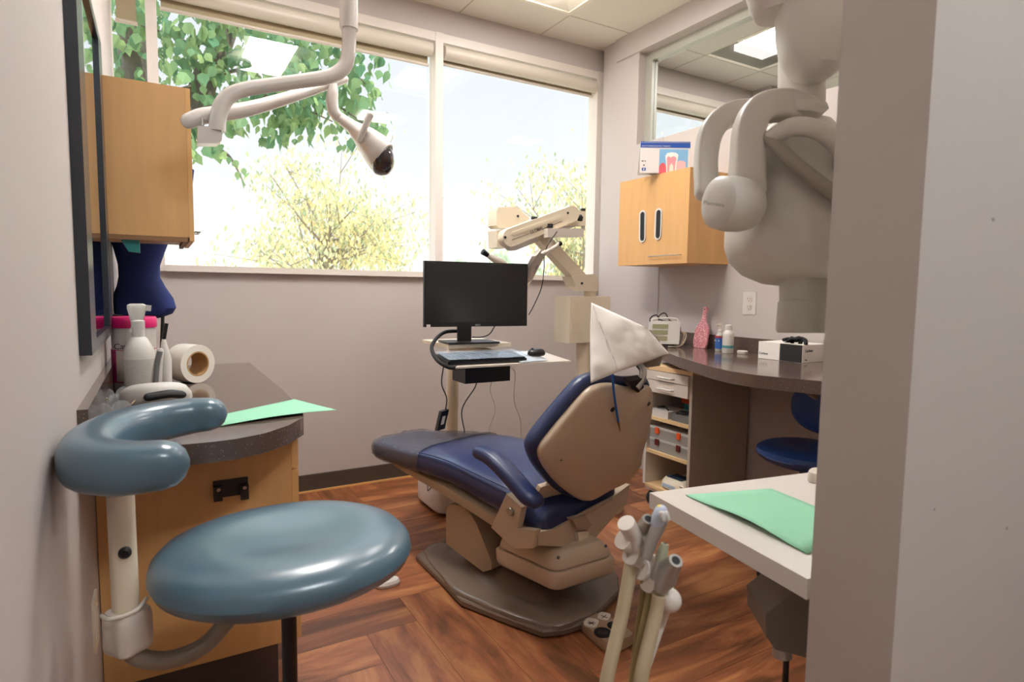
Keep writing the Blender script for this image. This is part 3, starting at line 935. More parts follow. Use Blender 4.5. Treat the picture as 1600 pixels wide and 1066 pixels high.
obj('leg', TB([(.02, 2.97, 1.09), (.004, 2.95, .8405)], .007, smooth=False), M_black, t)
obj('frill', (lambda b: (sheet(b, (.10, 2.98, 1.74), (.155, 2.98, 1.70), (.14, 2.98, 1.58), (.10, 2.98, 1.60), bulge=(0, -.02, 0), noise=.02), b)[-1])(bmesh.new()), M_body, t)
tag(obj('black_cord', TB([(XL + .006, 2.45, 1.10), (-.11, 2.45, 1.10), (-.075, 2.45, 1.08), (-.07, 2.44, 1.02), (-.095, 2.40, .90), (-.10, 2.3, .846)], .0045), M_black),
    'thin black cord looping down from the left wall over the wipes tub', 'cord')

# ================================================================== ASSISTANT STOOL (foreground)
t = thing('assistant_stool', 'slate blue padded stool with a curved body rest, near left', 'stool', (.205, 1.20, 0))
rows = []
cxs, cys = .205, 1.205
for z, k in ((.643, .30), (.646, .70), (.655, .88), (.668, .965), (.685, 1.0), (.702, .985), (.716, .93), (.727, .82), (.7315, .68), (.729, .5), (.722, .3), (.719, .1)):
    rows.append(ring((cxs, cys, z), (1, 0, 0), (0, 1, 0), .238 * k, .215 * k, 56, 2.15))
bm = bmesh.new(); loft(bm, rows)
obj('seat', bm, M_teal, t)
obj('seat_plate', LT([(.10, 0), (.10, .012), (.03, .02)], (cxs, cys, .62), n=24), M_black, t)
obj('column', CY((cxs, cys, .12), (cxs, cys, .632), .0145), M_black, t)
obj('column_sleeve', CY((cxs, cys, .10), (cxs, cys, .36), .024), M_black, t)
hub = Vector((cxs, cys, .10))
for k in range(5):
    a = 2 * pi * k / 5 - pi / 2
    tip = hub + Vector((cos(a) * .27, sin(a) * .27, -.028))
    l = obj('leg', TB([hub, hub.lerp(tip, .5) + Vector((0, 0, .004)), tip], [.022, .018, .014]), M_steel, t)
    obj('caster', CY(tip + Vector((-.012, 0, -.042)), tip + Vector((.012, 0, -.042)), .026), M_rubber, l)
px_, py_ = -.064, 1.20
obj('post', CY((px_ + .001, py_, .62), (px_, py_, .852), .0205, 28), M_cream, t)
obj('post_sleeve', CY((px_, py_, .852), (px_, py_, .905), .023, 28), M_chrome, t, label='chrome sleeve at the top of the post')
bm = bmesh.new(); lathe(bm, [(.010, 0), (.010, .006), (.006, .010)], (px_ + .004, py_ - .0195, .755), (0, -1, 0), 18)
obj('set_screw', bm, M_black, t)
bm = bmesh.new()
rr = []
for z, k in ((.575, .80), (.58, .95), (.59, 1.0), (.63, 1.0), (.642, .95), (.648, .85)):
    rr.append([Vector((px_ + .003, py_ - .006, z)) + Vector((cos(a), sin(a), 0)) * (.034 + .004 * cos(4 * a + .6)) * k for a in [2 * pi * i / 40 for i in range(40)]])
loft(bm, rr)
obj('collar', bm, M_whitep, t)
obj('collar_clip', TB([(px_ - .033, py_ - .015, .65), (px_ - .02, py_ - .038, .652), (px_ + .015, py_ - .038, .656), (px_ + .034, py_ - .02, .668)], .0035), M_whitep, t)
obj('curved_tube', TB([(px_, py_, .60), (px_ + .012, py_ - .002, .560), (px_ + .06, py_, .535), (px_ + .12, py_, .545), (px_ + .17, py_, .59), (px_ + .24, py_, .625)], .0155, n=18), mat('greige enamel', '#8f8273', .3), t)
bm = bmesh.new()
tube(bm, [(.0, 1.085, .922), (-.055, 1.095, .922), (-.100, 1.15, .922), (-.104, 1.24, .923), (-.075, 1.33, .926), (-.02, 1.39, .930), (.045, 1.41, .934), (.088, 1.405, .936)],
     [.038, .041, .043, .043, .042, .040, .037, .034], n=26, up=(0, 0, 1), p=2.6, round_ends=True)
obj('body_rest', bm, M_teal, t)

# white foot end seen on the floor beyond the stool seat
bm = bmesh.new()
loft(bm, [ring((.775, 2.30, z), (1, 0, 0), (0, 1, 0), a, b, 24, 2.4) for z, a, b in ((0.001, .05, .03), (.012, .052, .032), (.022, .045, .026), (.024, .03, .015))])
tag(obj('foot_switch', bm, M_white), 'small white rounded foot switch on the floor beyond the stool seat', 'foot switch')

# ================================================================== DENTAL CHAIR
ch = thing('dental_chair', 'reclined navy and tan dental chair in the middle of the room', 'dental chair', (1.32, 2.0, 0), radians(17))
L_ = dict(local=True)
def cushion(sts, p=4.0, n=40, crown=0.0):
    bm = bmesh.new(); rows = []
    for s, wn, wf, zt, zb in sts:
        rows.append(ring(((wn + wf) / 2, s, (zt + zb) / 2), (1, 0, 0), (0, 0, 1), (wf - wn) / 2, (zt - zb) / 2, n, p))
    loft(bm, rows); return bm
ST = [(.925, -.13, .07, .452, .415), (.918, -.17, .105, .470, .402), (.90, -.192, .125, .480, .393), (.86, -.205, .138, .486, .386), (.80, -.210, .145, .490, .384), (.67, -.225, .200, .500, .388), (.57, -.235, .235, .510, .392), (.49, -.24, .255, .519, .396), (.38, -.247, .268, .525, .400),
      (.29, -.25, .275, .524, .398), (.20, -.25, .278, .515, .385), (.12, -.25, .28, .505, .368), (.03, -.25, .28, .495, .352), (-.06, -.25, .28, .484, .338), (-.12, -.25, .27, .462, .328), (-.17, -.245, .255, .440, .325), (-.195, -.235, .24, .418, .332), (-.205, -.22, .22, .40, .345)]
obj('seat_cushion', cushion(ST), M_navy, ch, **L_)
# piping line along the near edge
obj('piping', TB([(w_ - .001 + .004, s, zt - .014) for s, w_, wf, zt, zb in ST[7:16]], .0025, n=8), mat('navy piping', '#1b2750', .4), ch, **L_)
# tan under-frame of the leg rest and seat
UF = [(.80, -.15, .10, .390, .368), (.70, -.17, .12, .392, .358), (.50, -.205, .20, .398, .350), (.33, -.235, .25, .402, .345), (.15, -.24, .26, .375, .315), (.0, -.24, .26, .345, .285), (-.10, -.24, .26, .335, .27)]
obj('under_frame', cushion(UF, p=6, n=24), M_beige_d, ch, **L_)
# backrest
def back_ring(k, hw, f0, f1, p=4, n=36):
    """k along the back 0..1 (bottom to top); f0..f1 thickness range forward of the back line"""
    s0, z0 = -.235 - .24 * k, .43 + .475 * k
    nx, nz = .89, .455
    c = (0.005, s0 + nx * (f0 + f1) / 2, z0 + nz * (f0 + f1) / 2)
    return ring(c, (1, 0, 0), (0, nx, nz), hw, (f1 - f0) / 2, n, p)
ka, kr = radians(-8), radians(20)
kT = Vector((sin(ka), cos(ka), 0)); kN = kT * cos(kr) + Vector((0, 0, 1)) * sin(kr)
shell_pts = [Vector(q) for q in ((1.2725,1.5910,0.8788), (1.3435,1.6001,0.8813), (1.4420,1.6227,0.8575), (1.5244,1.6364,0.8518), (1.5747,1.6462,0.8444), (1.6167,1.6832,0.7597), (1.6375,1.7218,0.6628), (1.6439,1.7568,0.5698), (1.6524,1.7849,0.4966), (1.6088,1.7980,0.4443), (1.5028,1.7915,0.4214), (1.4220,1.7879,0.4003), (1.3478,1.7709,0.4182), (1.2324,1.7259,0.4965), (1.1408,1.6823,0.5802), (1.0910,1.6520,0.6436), (1.0882,1.6374,0.6822), (1.1134,1.6269,0.7203), (1.1796,1.6064,0.8016), (1.2338,1.5926,0.8598))]
def closed(pts, k=4):
    n = len(pts); out = []
    for i in range(n):
        p0, p1, p2, p3 = pts[i - 1], pts[i], pts[(i + 1) % n], pts[(i + 2) % n]
        for j in range(k):
            t = j / k
            out.append(0.5 * ((2 * p1) + (p2 - p0) * t + (2 * p0 - 5 * p1 + 4 * p2 - p3) * t * t + (3 * p1 - p0 - 3 * p2 + p3) * t ** 3))
    return out
sc = closed(shell_pts); kc = sum(sc, Vector()) / len(sc)
def k_ring(grow, off, flat=1.0):
    out = []
    for p in sc:
        d = (p - kc); r = d.length
        out.append(kc + d * max(0, (r + grow)) / r * flat + kN * off)
    return out
bm = bmesh.new()
loft(bm, [k_ring(-.02, .035), k_ring(-.004, .033), k_ring(0, .026), k_ring(-.001, .010), k_ring(-.006, .003), k_ring(-.016, -.001), k_ring(-.05, -.006), k_ring(-.10, -.012), k_ring(-.17, -.016)])
obj('back_shell', bm, M_beige, ch, angle=60)
bm = bmesh.new()
loft(bm, [k_ring(-.02, .030), k_ring(.002, .031), k_ring(.014, .037), k_ring(.021, .050), k_ring(.021, .066), k_ring(.014, .083), k_ring(-.002, .096), k_ring(-.024, .104), k_ring(-.06, .110), k_ring(-.11, .110), k_ring(-.18, .106)])
obj('backrest_cushion', bm, M_navy, ch, angle=60)
for q in ((1.3621,1.6222,0.7933), (1.5677,1.6633,0.7893), (1.1778,1.6645,0.6312)):
    obj('shell_screw', LT([(.0095, 0), (.0095, .003), (.005, .005), (.001, .0035)], q, -kN, 18), M_darksteel, ch)
obj('back_hinge_plate', (lambda b: (prism(b, [(1.1638,1.7957,0.4558), (1.1736,1.7822,0.4963), (1.2818,1.7963,0.4995), (1.4075,1.8575,0.3808), (1.2194,1.8276,0.3903), (1.1776,1.8159,0.4063)], kN * .02), b)[-1])(bmesh.new()), M_beige, ch, bevel=.003)
# armrests
for sg, nm in ((-1, 'near'), (1, 'far')):
    wv = -.305 if sg < 0 else .335
    bm = bmesh.new()
    tube(bm, [(wv, .045, .606), (wv, -.03, .592), (wv, -.12, .545), (wv, -.19, .50), (wv, -.225, .487)], [.033, .037, .038, .038, .034], n=24, up=(0, 0, 1), r2=.74, p=2.6, round_ends=True)
    obj('armrest', bm, M_navy, ch, **L_)
# near side bracket, hinge button and lower housing
bp = [(-0.2620,-0.0780,0.4730), (-0.2620,-0.0030,0.3270), (-0.2620,-0.1160,0.2820), (-0.2620,-0.2070,0.3100), (-0.2620,-0.2170,0.3750), (-0.2620,-0.1330,0.3610), (-0.2620,-0.1530,0.4420)]
bm = bmesh.new(); prism(bm, bp, (-.03, 0, 0)); obj('arm_bracket', bm, M_beige, ch, bevel=.010, seg=3, **L_)
bm = bmesh.new(); prism(bm, [(.282, p[1], p[2]) for p in bp], (.03, 0, 0)); obj('arm_bracket', bm, M_beige, ch, bevel=.010, seg=3, **L_)
c_ = (-0.2920,-0.1010,0.4150)
obj('pivot_button', LT([(.016, 0), (.016, .006), (.012, .009)], c_, (-1, 0, 0), 24), M_chrome, ch, **L_)
hp = [(-0.2730,-0.2150,0.3640), (-0.1870,-0.2150,0.3490), (-0.0850,-0.2150,0.3560), (0.0500,-0.2150,0.3570), (0.1960,-0.2150,0.3740), (0.3210,-0.2150,0.3980), (0.2950,-0.2150,0.3240), (0.0590,-0.2150,0.2310), (-0.0040,-0.2150,0.2250), (-0.2720,-0.2150,0.3160)]
bm = bmesh.new(); prism(bm, hp, (0, .04, 0)); obj('rear_housing', bm, M_beige, ch, bevel=.006, **L_)
# back support bars and lever
obj('recline_bar', TB([(-0.0880,-0.2200,0.3600), (0.0000,-0.2200,0.3660), (0.1750,-0.2200,0.3750)], .008, smooth=False), M_beige_d, ch, **L_)
obj('release_lever', (lambda b: (prism(b, [(-0.0600,-0.2300,0.3060), (0.0100,-0.2300,0.2910), (0.0160,-0.2300,0.2480), (-0.0170,-0.2300,0.2380), (-0.0500,-0.2300,0.2590)], (0, .02, 0)), b)[-1])(bmesh.new()), M_cream, ch, bevel=.004, **L_)
obj('lever_hood', (lambda b: (prism(b, [(-0.1010,-0.2350,0.3680), (-0.0200,-0.2350,0.3610), (0.0230,-0.2350,0.3130), (-0.0060,-0.2350,0.2990), (-0.0720,-0.2350,0.3260)], (0, .03, 0)), b)[-1])(bmesh.new()), M_beige_d, ch, bevel=.004, **L_)
# block over the lift column at the foot side
cb = [(-0.2000,0.3340,0.3070), (-0.2000,0.3540,0.2760), (-0.2000,0.3530,0.1290), (-0.2000,0.1290,0.0800), (-0.2000,0.0820,0.1060), (-0.2000,0.0830,0.1380), (-0.2000,0.1670,0.2640), (-0.2000,0.2130,0.3050), (-0.2000,0.2550,0.3190)]
bm = bmesh.new(); prism(bm, cb, (.36, 0, 0)); obj('column_cover', bm, M_beige_d, ch, bevel=.008, seg=3, **L_)
# lift arm box: lower tray and lid
K, Rr, Ll = Vector((1.1850,1.6940,0.1350)), Vector((1.4760,1.7060,0.1350)), Vector((1.1040,2.0080,0.1350))
def rr_poly(K, Rr, Ll, inset, z, c=.03):
    """chamfered parallelogram ring at height z"""
    a = (Rr - K).normalized(); b_ = (Ll - K).normalized()
    K2 = K + (a + b_) * inset; R2 = Rr + (-a + b_) * inset; L2 = Ll + (a - b_) * inset; Q2 = Ll + (Rr - K) + (-a - b_) * inset
    out = []
    for P, d0, d1 in ((K2, b_, a), (R2, -a, b_), (Q2, -b_, -a), (L2, a, -b_)):
        out += [P + d0 * c, P + d0 * c * .3 + d1 * c * .3, P + d1 * c]
    return [Vector((p.x, p.y, z)) for p in out]
bm = bmesh.new()
loft(bm, [rr_poly(K, Rr, Ll, i, z) for z, i in ((.135, .012), (.142, .003), (.15, 0), (.195, -.002), (.203, .002))])
obj('lift_tray', bm, M_beige, ch)
bm = bmesh.new()
loft(bm, [rr_poly(K, Rr, Ll, i, z) for z, i in ((.204, .012), (.212, .008), (.235, .012), (.262, .03), (.268, .04))])
obj('lift_lid', bm, M_beige, ch)
for q in ((1.0643,1.5106,0.3662), (1.2474,1.5023,0.3686)):
    obj('lid_screw', LT([(.005, 0), (.005, .004), (.002, .005)], q, (0, -.6, .8), 12), M_darksteel, ch)
obj('swivel_bearing', CY((1.36, 1.98, .26), (1.36, 1.98, .33), .13), M_black, ch)
# base plate
bpz = [(0.9550,2.4450,0.0280), (1.0150,2.4880,0.0280), (1.1100,2.5320,0.0280), (1.40, 2.70), (1.66, 2.40), (1.70, 2.05), (1.6100,1.8520,0.0280), (1.5370,1.7580,0.0280), (1.4120,1.6950,0.0280), (1.2730,1.6410,0.0280), (1.1860,1.6430,0.0280), (1.1170,1.6680,0.0280), (1.0350,1.8320,0.0280), (0.9610,1.9970,0.0280), (0.9630,2.1830,0.0280)]
cen = Vector((1.31, 2.12, 0))
def bp_ring(k, z): return [Vector((cen.x + (p[0] - cen.x) * k, cen.y + (p[1] - cen.y) * k, z)) for p in bpz]
bm = bmesh.new(); loft(bm, [bp_ring(.985, .001), bp_ring(1.0, .008), bp_ring(1.0, .024), bp_ring(.985, .031), bp_ring(.74, .046), bp_ring(.55, .075), bp_ring(.42, .11)])
obj('base_plate', bm, M_plate, ch, angle=25)
rp = [(0.9930,2.4490,0.0300), (1.1200,2.4890,0.0300), (1.1760,2.1510,0.0300), (1.1790,1.9450,0.0300), (1.2030,1.8270,0.0300), (1.2700,1.7430,0.0300), (1.3630,1.6710,0.0300), (1.2680,1.6500,0.0300), (1.1240,1.6790,0.0300), (0.9700,2.0050,0.0300), (0.9660,2.1760,0.0300)]
rc = closed([Vector(p) for p in rp], 3); rm = sum(rc, Vector()) / len(rc)
bm = bmesh.new(); loft(bm, [[Vector((rm.x + (p.x - rm.x) * k, rm.y + (p.y - rm.y) * k, z)) for p in rc] for k, z in ((1.0, .026), (.99, .040), (.96, .046), (.90, .049), (.7, .052))])
obj('base_step', bm, M_plate, ch)
# head rest: link, socket, pad
obj('headrest_link', TB([(1.4628,1.6161,0.8639), (1.4849,1.6120,0.8952), (1.4948,1.6208,0.9258), (1.4866,1.6398,0.9519)], [.016, .014, .013, .015], n=16), M_chrome, ch, label='chrome headrest link')
obj('headrest_socket', (lambda b: (prism(b, [(1.4108,1.5922,0.8935), (1.4770,1.6001,0.8973), (1.4996,1.6166,0.8612), (1.4757,1.6195,0.8439), (1.4280,1.6040,0.8681)], kN * .03), b)[-1])(bmesh.new()), M_darksteel, ch, bevel=.004)
bm = bmesh.new(); loft(bm, [ring(Vector((1.5526,1.6720,0.9642)) + Vector((0, 0, z)), (.86, -.5, 0), (.5, .86, 0), a, b_, 24, 3) for z, a, b_ in ((-.035, .03, .02), (-.03, .055, .03), (0, .062, .034), (.06, .05, .03), (.10, .02, .01))])
obj('headrest_pad', bm, mat('headrest back', '#857b6f', .5), ch)

# clear sheet over the foot end
bm = cushion([(s, wn - .004, wf + .004, zt + .004, zb - .006) for s, wn, wf, zt, zb in ST[:8]], n=40)
from mathutils import noise as mnoise
bmesh.ops.subdivide_edges(bm, edges=bm.edges[:], cuts=3, use_grid_fill=True)
for v in bm.verts: v.co += Vector((0, 0, 1)) * (.002 + abs(mnoise.noise(v.co * 26)) * .011) + Vector((-1, 0, 0)) * abs(mnoise.noise(v.co * 38)) * .010
bm.transform(MW[ch.name])
o_ = obj('toe_cover', bm, mat('clear film', '#6a686a', .14, alpha=.42, spec=1.0, bump=.9, bscale=28), None)
tag(o_, 'crinkled clear plastic cover over the foot end of the dental chair', 'plastic cover')

# paper cover on the headrest
A_, F_, G_, D_ = (1.3005,1.6766,1.1649), (1.3146,1.5416,0.9389), (1.2223,1.5690,0.9027), (1.6161,1.6130,0.9792)
P1, P2 = (1.4652,1.5958,1.0886), (1.5351,1.5839,1.0288)
bm = bmesh.new()
sheet(bm, A_, (1.5044,1.6183,1.0775), D_, F_, 20, 20, (-.01, -.03, .0), .010, 3)
sheet(bm, A_, F_, G_, (1.2677,1.6362,1.0310), 16, 16, (-.015, -.008, 0), .008, 5)
sheet(bm, (1.3085,1.6832,1.1625), (1.5144,1.6358,1.0786), (1.6688,1.7188,0.9492), (1.3785,1.7665,0.8861), 12, 12, (.01, .03, 0), .006, 7)
sheet(bm, (1.5044,1.6183,1.0775), D_, (1.5804,1.6862,0.9180), (1.5925,1.7451,0.9994), 8, 8, (.01, .01, 0), .003, 8)
bmesh.ops.remove_doubles(bm, verts=bm.verts[:], dist=.002)
o_ = obj('headrest_cover', bm, M_paper, None, angle=60)
solid(o_, .0012)
tag(o_, 'white paper cover draped over the headrest of the dental chair', 'headrest cover')
# blue cord with metal tip hanging behind the back shell
t = thing('bib_cord', 'blue cord with a metal tip hanging down the back of the dental chair', 'cord', (1.2933,1.5448,0.9248))
obj('cord', TB([(1.3104,1.5656,0.9276), (1.3329,1.5832,0.8647), (1.3687,1.6096,0.7949), (1.3984,1.6323,0.7445)], .0042), M_cord, t)
obj('tip', TB([(1.3984,1.6323,0.7445), (1.4061,1.6374,0.7335), (1.4259,1.6524,0.7004)], [.0048, .0046, .0008], smooth=False), mat('brass tip', '#a8855c', .3, metal=.8), t)

# foot pedal
p0, p1, p2, p3 = [Vector(q) for q in ((1.2670,1.6410,0.0350), (1.3630,1.6600,0.0350), (1.3770,1.4970,0.0350), (1.2600,1.4840,0.0350))]
t = thing('foot_control', 'tan four-button foot control on the floor by the dental chair', 'foot control', ((p0 + p2) / 2).to_tuple()[:2] + (0,))
def quad_ring(k, z, c=.2):
    cc = (p0 + p1 + p2 + p3) / 4; P = [cc + (p - cc) * k for p in (p0, p1, p2, p3)]
    out = []
    for i in range(4):
        a, b_, d_ = P[i - 1], P[i], P[(i + 1) % 4]
        out += [b_.lerp(a, c), b_.lerp(a, c * .4).lerp(b_.lerp(d_, c * .4), .5), b_.lerp(d_, c)]
    return [Vector((q.x, q.y, z)) for q in out]
bm = bmesh.new(); loft(bm, [quad_ring(k, z) for k, z in ((1.10, .001), (1.14, .006), (1.12, .026), (1.06, .036), (.95, .038))])
obj('body', bm, mat('tan pedal', '#9a8068', .35), t)
def disc(px, r, m, nm, z=.039, h=.004, sq=False):
    c = Vector(px); c.z = z
    bm = bmesh.new()
    if sq: loft(bm, [ring(c + Vector((0, 0, q)), (.8, .6, 0), (-.6, .8, 0), r * k, r * .85 * k, 24, 3.5) for q, k in ((-.002, 1), (h - .001, 1), (h, .93))])
    else: lathe(bm, [(r, -.002), (r, h - .001), (r * .93, h)], c, (0, 0, 1), 28)
    return obj(nm, bm, m, t)
disc((1.2850,1.6130,0.0390), .028, M_whitep, 'button', sq=True); disc((1.3510,1.6240,0.0390), .026, M_whitep, 'button', sq=True)
b_ = disc((1.2820,1.5460,0.0390), .030, M_rubber, 'knob'); disc((1.2780,1.5400,0.0430), .016, M_black, 'knob', .043)
disc((1.3430,1.5620,0.0390), .022, M_rubber, 'knob')
obj('pictogram', (lambda b: ([obox(b, Vector((1.2800,1.6070,0.0440)), (cos(a), sin(a), 0), (-sin(a), cos(a), 0), (0, 0, 1), .014, .0012, .0004) for a in (.3, 1.6, 2.6)], b)[-1])(bmesh.new()), M_black, t)
obj('pictogram', (lambda b: ([obox(b, Vector((1.3460,1.6180,0.0440)), (cos(a), sin(a), 0), (-sin(a), cos(a), 0), (0, 0, 1), .013, .0012, .0004) for a in (.3, 1.9)], b)[-1])(bmesh.new()), M_black, t)

# ================================================================== COMPUTER CART
t = thing('computer_cart', 'cream computer cart with a pole, shelf and white base behind the dental chair', 'cart', (1.45, 3.0, 0))
bm = bmesh.new()
def rbox_rings(cx, cy, hx, hy, zs, p=6): return [ring((cx, cy, z), (1, 0, 0), (0, 1, 0), hx * k, hy * k, 40, p) for z, k in zs]
loft(bm, rbox_rings(1.50, 3.02, .262, .185, ((.02, .97), (.03, 1.0), (.135, 1.0), (.155, .97), (.165, .90), (.168, .8))))
obj('base', bm, M_white, t)
pol = (1.3850,3.0000,0.6170)
obj('pole', CY((pol[0], 3.0, .16), (pol[0], 3.0, .90), .033, 28), M_cream, t)
obj('arm', B(pol[0] - .03, pol[0] + .03, 2.6, 3.0, .885, .915), M_cream, t, bevel=.006)
obj('shelf', B(1.18, 1.52, 2.60, 2.93, .925, .943), M_cream, t, bevel=.003)
for x in (1.30, 1.70):
    for y in (2.88, 3.16):
        obj('caster', CY((x - .01, y, .018), (x + .01, y, .018), .018), M_rubber, t)
# keyboard tray: tilted towards the user
ta, tb_, tc_, td = [Vector(q) for q in ((1.1100,2.4200,0.8620), (1.7620,2.4200,0.8590), (1.7410,2.6600,0.8860), (1.1460,2.6600,0.8940))]
bm = bmesh.new(); prism(bm, [ta, tb_, tc_, td], (0, 0, -.008)); obj('keyboard_tray', bm, M_whitep, t, bevel=.002)
tu = (tb_ - ta).normalized(); tv = (td - ta - tu * (td - ta).dot(tu)).normalized(); tn = tu.cross(tv).normalized()
def on_tray(u, v, h=0): return ta + tu * u + tv * v + tn * h
t2 = thing('keyboard', 'black keyboard under clear film on the cart tray', 'keyboard', on_tray(.2, .1, 0))
bm = bmesh.new(); obox(bm, on_tray(.20, .10, .011), tu, tv, tn, .205, .075, .008); obj('case', bm, M_black, t2, bevel=.002)
bm = bmesh.new()
for r_ in range(5):
    for c_ in range(16):
        obox(bm, on_tray(.015 + .0247 * c_ + .005, .045 + .0275 * r_, .0215), tu, tv, tn, .0105, .0115, .002)
obj('keys', bm, mat('keycaps', '#26282c', .35), t2)
bm = bmesh.new(); sheet(bm, on_tray(-.005, .02, .028), on_tray(.42, .02, .028), on_tray(.42, .18, .030), on_tray(-.005, .18, .030), 24, 12, tn * .003, .006, 2)
tag(solid(obj('keyboard_film', bm, mat('glossy film', '#c4d6ea', .08, alpha=.22, spec=.8, bump=.4, bscale=25), None), .0004), 'crinkled clear film laid over the black keyboard', 'plastic film')
bm = bmesh.new(); sheet(bm, on_tray(.36, .0, .006), on_tray(.52, .01, .006), on_tray(.53, .20, .012), on_tray(.37, .20, .012), 16, 12, tn * .004, .008, 6)
tag(solid(obj('mouse_film', bm, mat('glossy film pad', '#d9e3ea', .12, alpha=.6, spec=.8, bump=.4, bscale=25), None), .0004), 'crumpled pale plastic film on the right of the cart tray', 'plastic film')
t2 = thing('computer_mouse', 'black computer mouse on the right end of the cart tray', 'mouse', on_tray(.50, .09, .01))
bm = bmesh.new(); loft(bm, [[on_tray(.50, .09, .014 + h) + (tu * cos(a) * .05 + tv * sin(a) * .031) * k for a in [2 * pi * i / 24 for i in range(24)]] for h, k in ((0, .9), (.006, 1), (.018, .96), (.029, .75), (.034, .4))])
obj('shell', bm, M_black, t2); obj('wheel', CY(on_tray(.475, .088, .045), on_tray(.475, .093, .045), .006), M_rubber, t2)
# mini computer under the tray
t2 = thing('mini_computer', 'black box slung under the keyboard tray of the cart', 'computer', (1.3730,2.5500,0.7650))
a, b_ = Vector((1.2180,2.5000,0.8560)), Vector((1.4580,2.5000,0.7690))
obj('case', B(a.x, b_.x, 2.50, 2.64, b_.z, a.z), M_black, t2, bevel=.005)
obj('end_cap', B(b_.x - .006, b_.x + .003, 2.505, 2.635, b_.z + .008, a.z - .006), M_grey, t2)
# monitor
mc = Vector((1.375, 2.64, 0)); my = radians(-7)
mu = Vector((cos(my), sin(my), 0)); mn_ = Vector((sin(my), -cos(my), 0)); uz = Vector((0, 0, 1))
ml, mr_ = Vector((1.0850,2.6700,1.3320)), Vector((1.6120,2.6000,1.3420))
mc = (ml + mr_) / 2; mu = (mr_ - ml); mu.z = 0; hw = mu.length / 2; mu.normalize(); mn_ = mu.cross(uz)
ztop = (ml.z + mr_.z) / 2; zbot = ((1.0850,2.6700,1.0230)[2] + (1.6060,2.6000,1.0270)[2]) / 2
t2 = thing('monitor', 'black flat computer monitor on the cart, screen off', 'monitor', (mc.x, mc.y, zbot))
zc = (ztop + zbot) / 2; hh = (ztop - zbot) / 2
bm = bmesh.new(); obox(bm, Vector((mc.x, mc.y, zc)) - mn_ * .014, mu, mn_, uz, hw, .012, hh); obj('housing', bm, M_black, t2, bevel=.003)
bm = bmesh.new(); obox(bm, Vector((mc.x, mc.y, zc + .008)) - mn_ * .001, mu, mn_, uz, hw - .006, .0015, hh - .014); obj('screen', bm, M_screen, t2)
text('lettering', 'ASUS', .012, Vector((mc.x, mc.y, zbot + .004)) + mn_ * .0 - mu * .012 - mn_ * -.0, mu, uz, mat('silver print', '#b5b5b5', .4), t2)
bm = bmesh.new(); obox(bm, Vector((mc.x, mc.y, zbot + .006)) - mu * (hw - .02) + mn_ * .0, mu, mn_, uz, .009, .003, .006); obj('sticker', bm, M_white, t2)
bm = bmesh.new(); obox(bm, Vector((mc.x, mc.y, (zbot + .943) / 2 + .03)) - mn_ * .04 - mu * .055, mu, mn_, uz, .035, .008, (zbot - .943) / 2 + .03); obj('stand_neck', bm, M_black, t2, bevel=.002)
bm = bmesh.new(); obox(bm, Vector((mc.x, mc.y, .949)) - mn_ * .03 - mu * .035, mu, mn_, uz, .13, .09, .004); obj('stand_foot', bm, M_black, t2, bevel=.002)
# cables
def cable(name, label, pts, r, m, n=8): return tag(obj(name, TB(pts, r, n=n), m), label, 'cable')
cable('cable_bundle', 'thick black cable bundle looping round the left end of the cart tray', [(1.2900,2.7000,1.0010), (1.1970,2.7000,0.9940), (1.0950,2.6000,0.9440), (1.0540,2.4600,0.9000), (1.0900,2.4100,0.8650), (1.1870,2.4700,0.8520), (1.3080,2.5600,0.8420)], .009, M_rubber)
cable('cable', 'thin black cable hanging below the cart tray to the black adapter', [(1.1530,2.6000,0.8420), (1.1440,2.6000,0.7610), (1.1700,2.6000,0.6910), (1.1640,2.6000,0.6310)], .003, M_rubber)
cable('cable', 'thin black cable hanging right of the cart pole behind the chair', [(1.3290,2.6000,0.7670), (1.3290,2.6200,0.7260), (1.2750,2.6500,0.6180), (1.2900,2.6500,0.5010), (1.2940,2.6500,0.4240)], .003, M_rubber)
cable('cable', 'thin white cable hanging left of centre below the mini computer', [(1.4180,2.6000,0.7610), (1.4040,2.6000,0.7110), (1.4340,2.6000,0.6130), (1.3960,2.6000,0.5040), (1.3860,2.6000,0.4240)], .002, M_white)
cable('cable', 'thin white cable hanging right of the mini computer', [(1.5160,2.6000,0.8230), (1.5460,2.6000,0.7820), (1.5410,2.6000,0.6520), (1.5800,2.6000,0.5500), (1.5850,2.6000,0.4660), (1.5860,2.6000,0.4000)], .002, M_white)
cable('cable', 'black cable curving behind the lower edge of the monitor', [(1.4950,2.7200,1.0250), (1.4620,2.7200,0.9800), (1.4140,2.7200,0.9650), (1.3630,2.7200,0.9660)], .003, M_rubber)
cable('cable', 'dark cable with connector hanging beside the right edge of the monitor', [(1.7150,2.5000,1.4960), (1.6480,2.5000,1.3990), (1.6760,2.5500,1.3140), (1.6620,2.5500,1.2180), (1.6500,2.6000,1.1270), (1.6520,2.6500,1.0790)], .0024, M_rubber)
t2 = thing('power_adapter', 'black power adapter hanging on its cable under the cart', 'adapter', (1.1440,2.6000,0.5400))
a = Vector((1.1570,2.6000,0.6340)); b_ = Vector((1.1350,2.6000,0.5440)); dd = (b_ - a)
bm = bmesh.new(); obox(bm, (a + b_) / 2, (1, 0, .2), (0, 1, 0), dd, .020, .014, dd.length / 2); obj('brick', bm, M_black, t2, bevel=.004)
bm = bmesh.new(); obox(bm, (a + b_) / 2 + Vector((0, -.0145, 0)), (1, 0, .2), (0, 1, 0), dd, .008, .001, .02); obj('sticker', bm, M_white, t2)
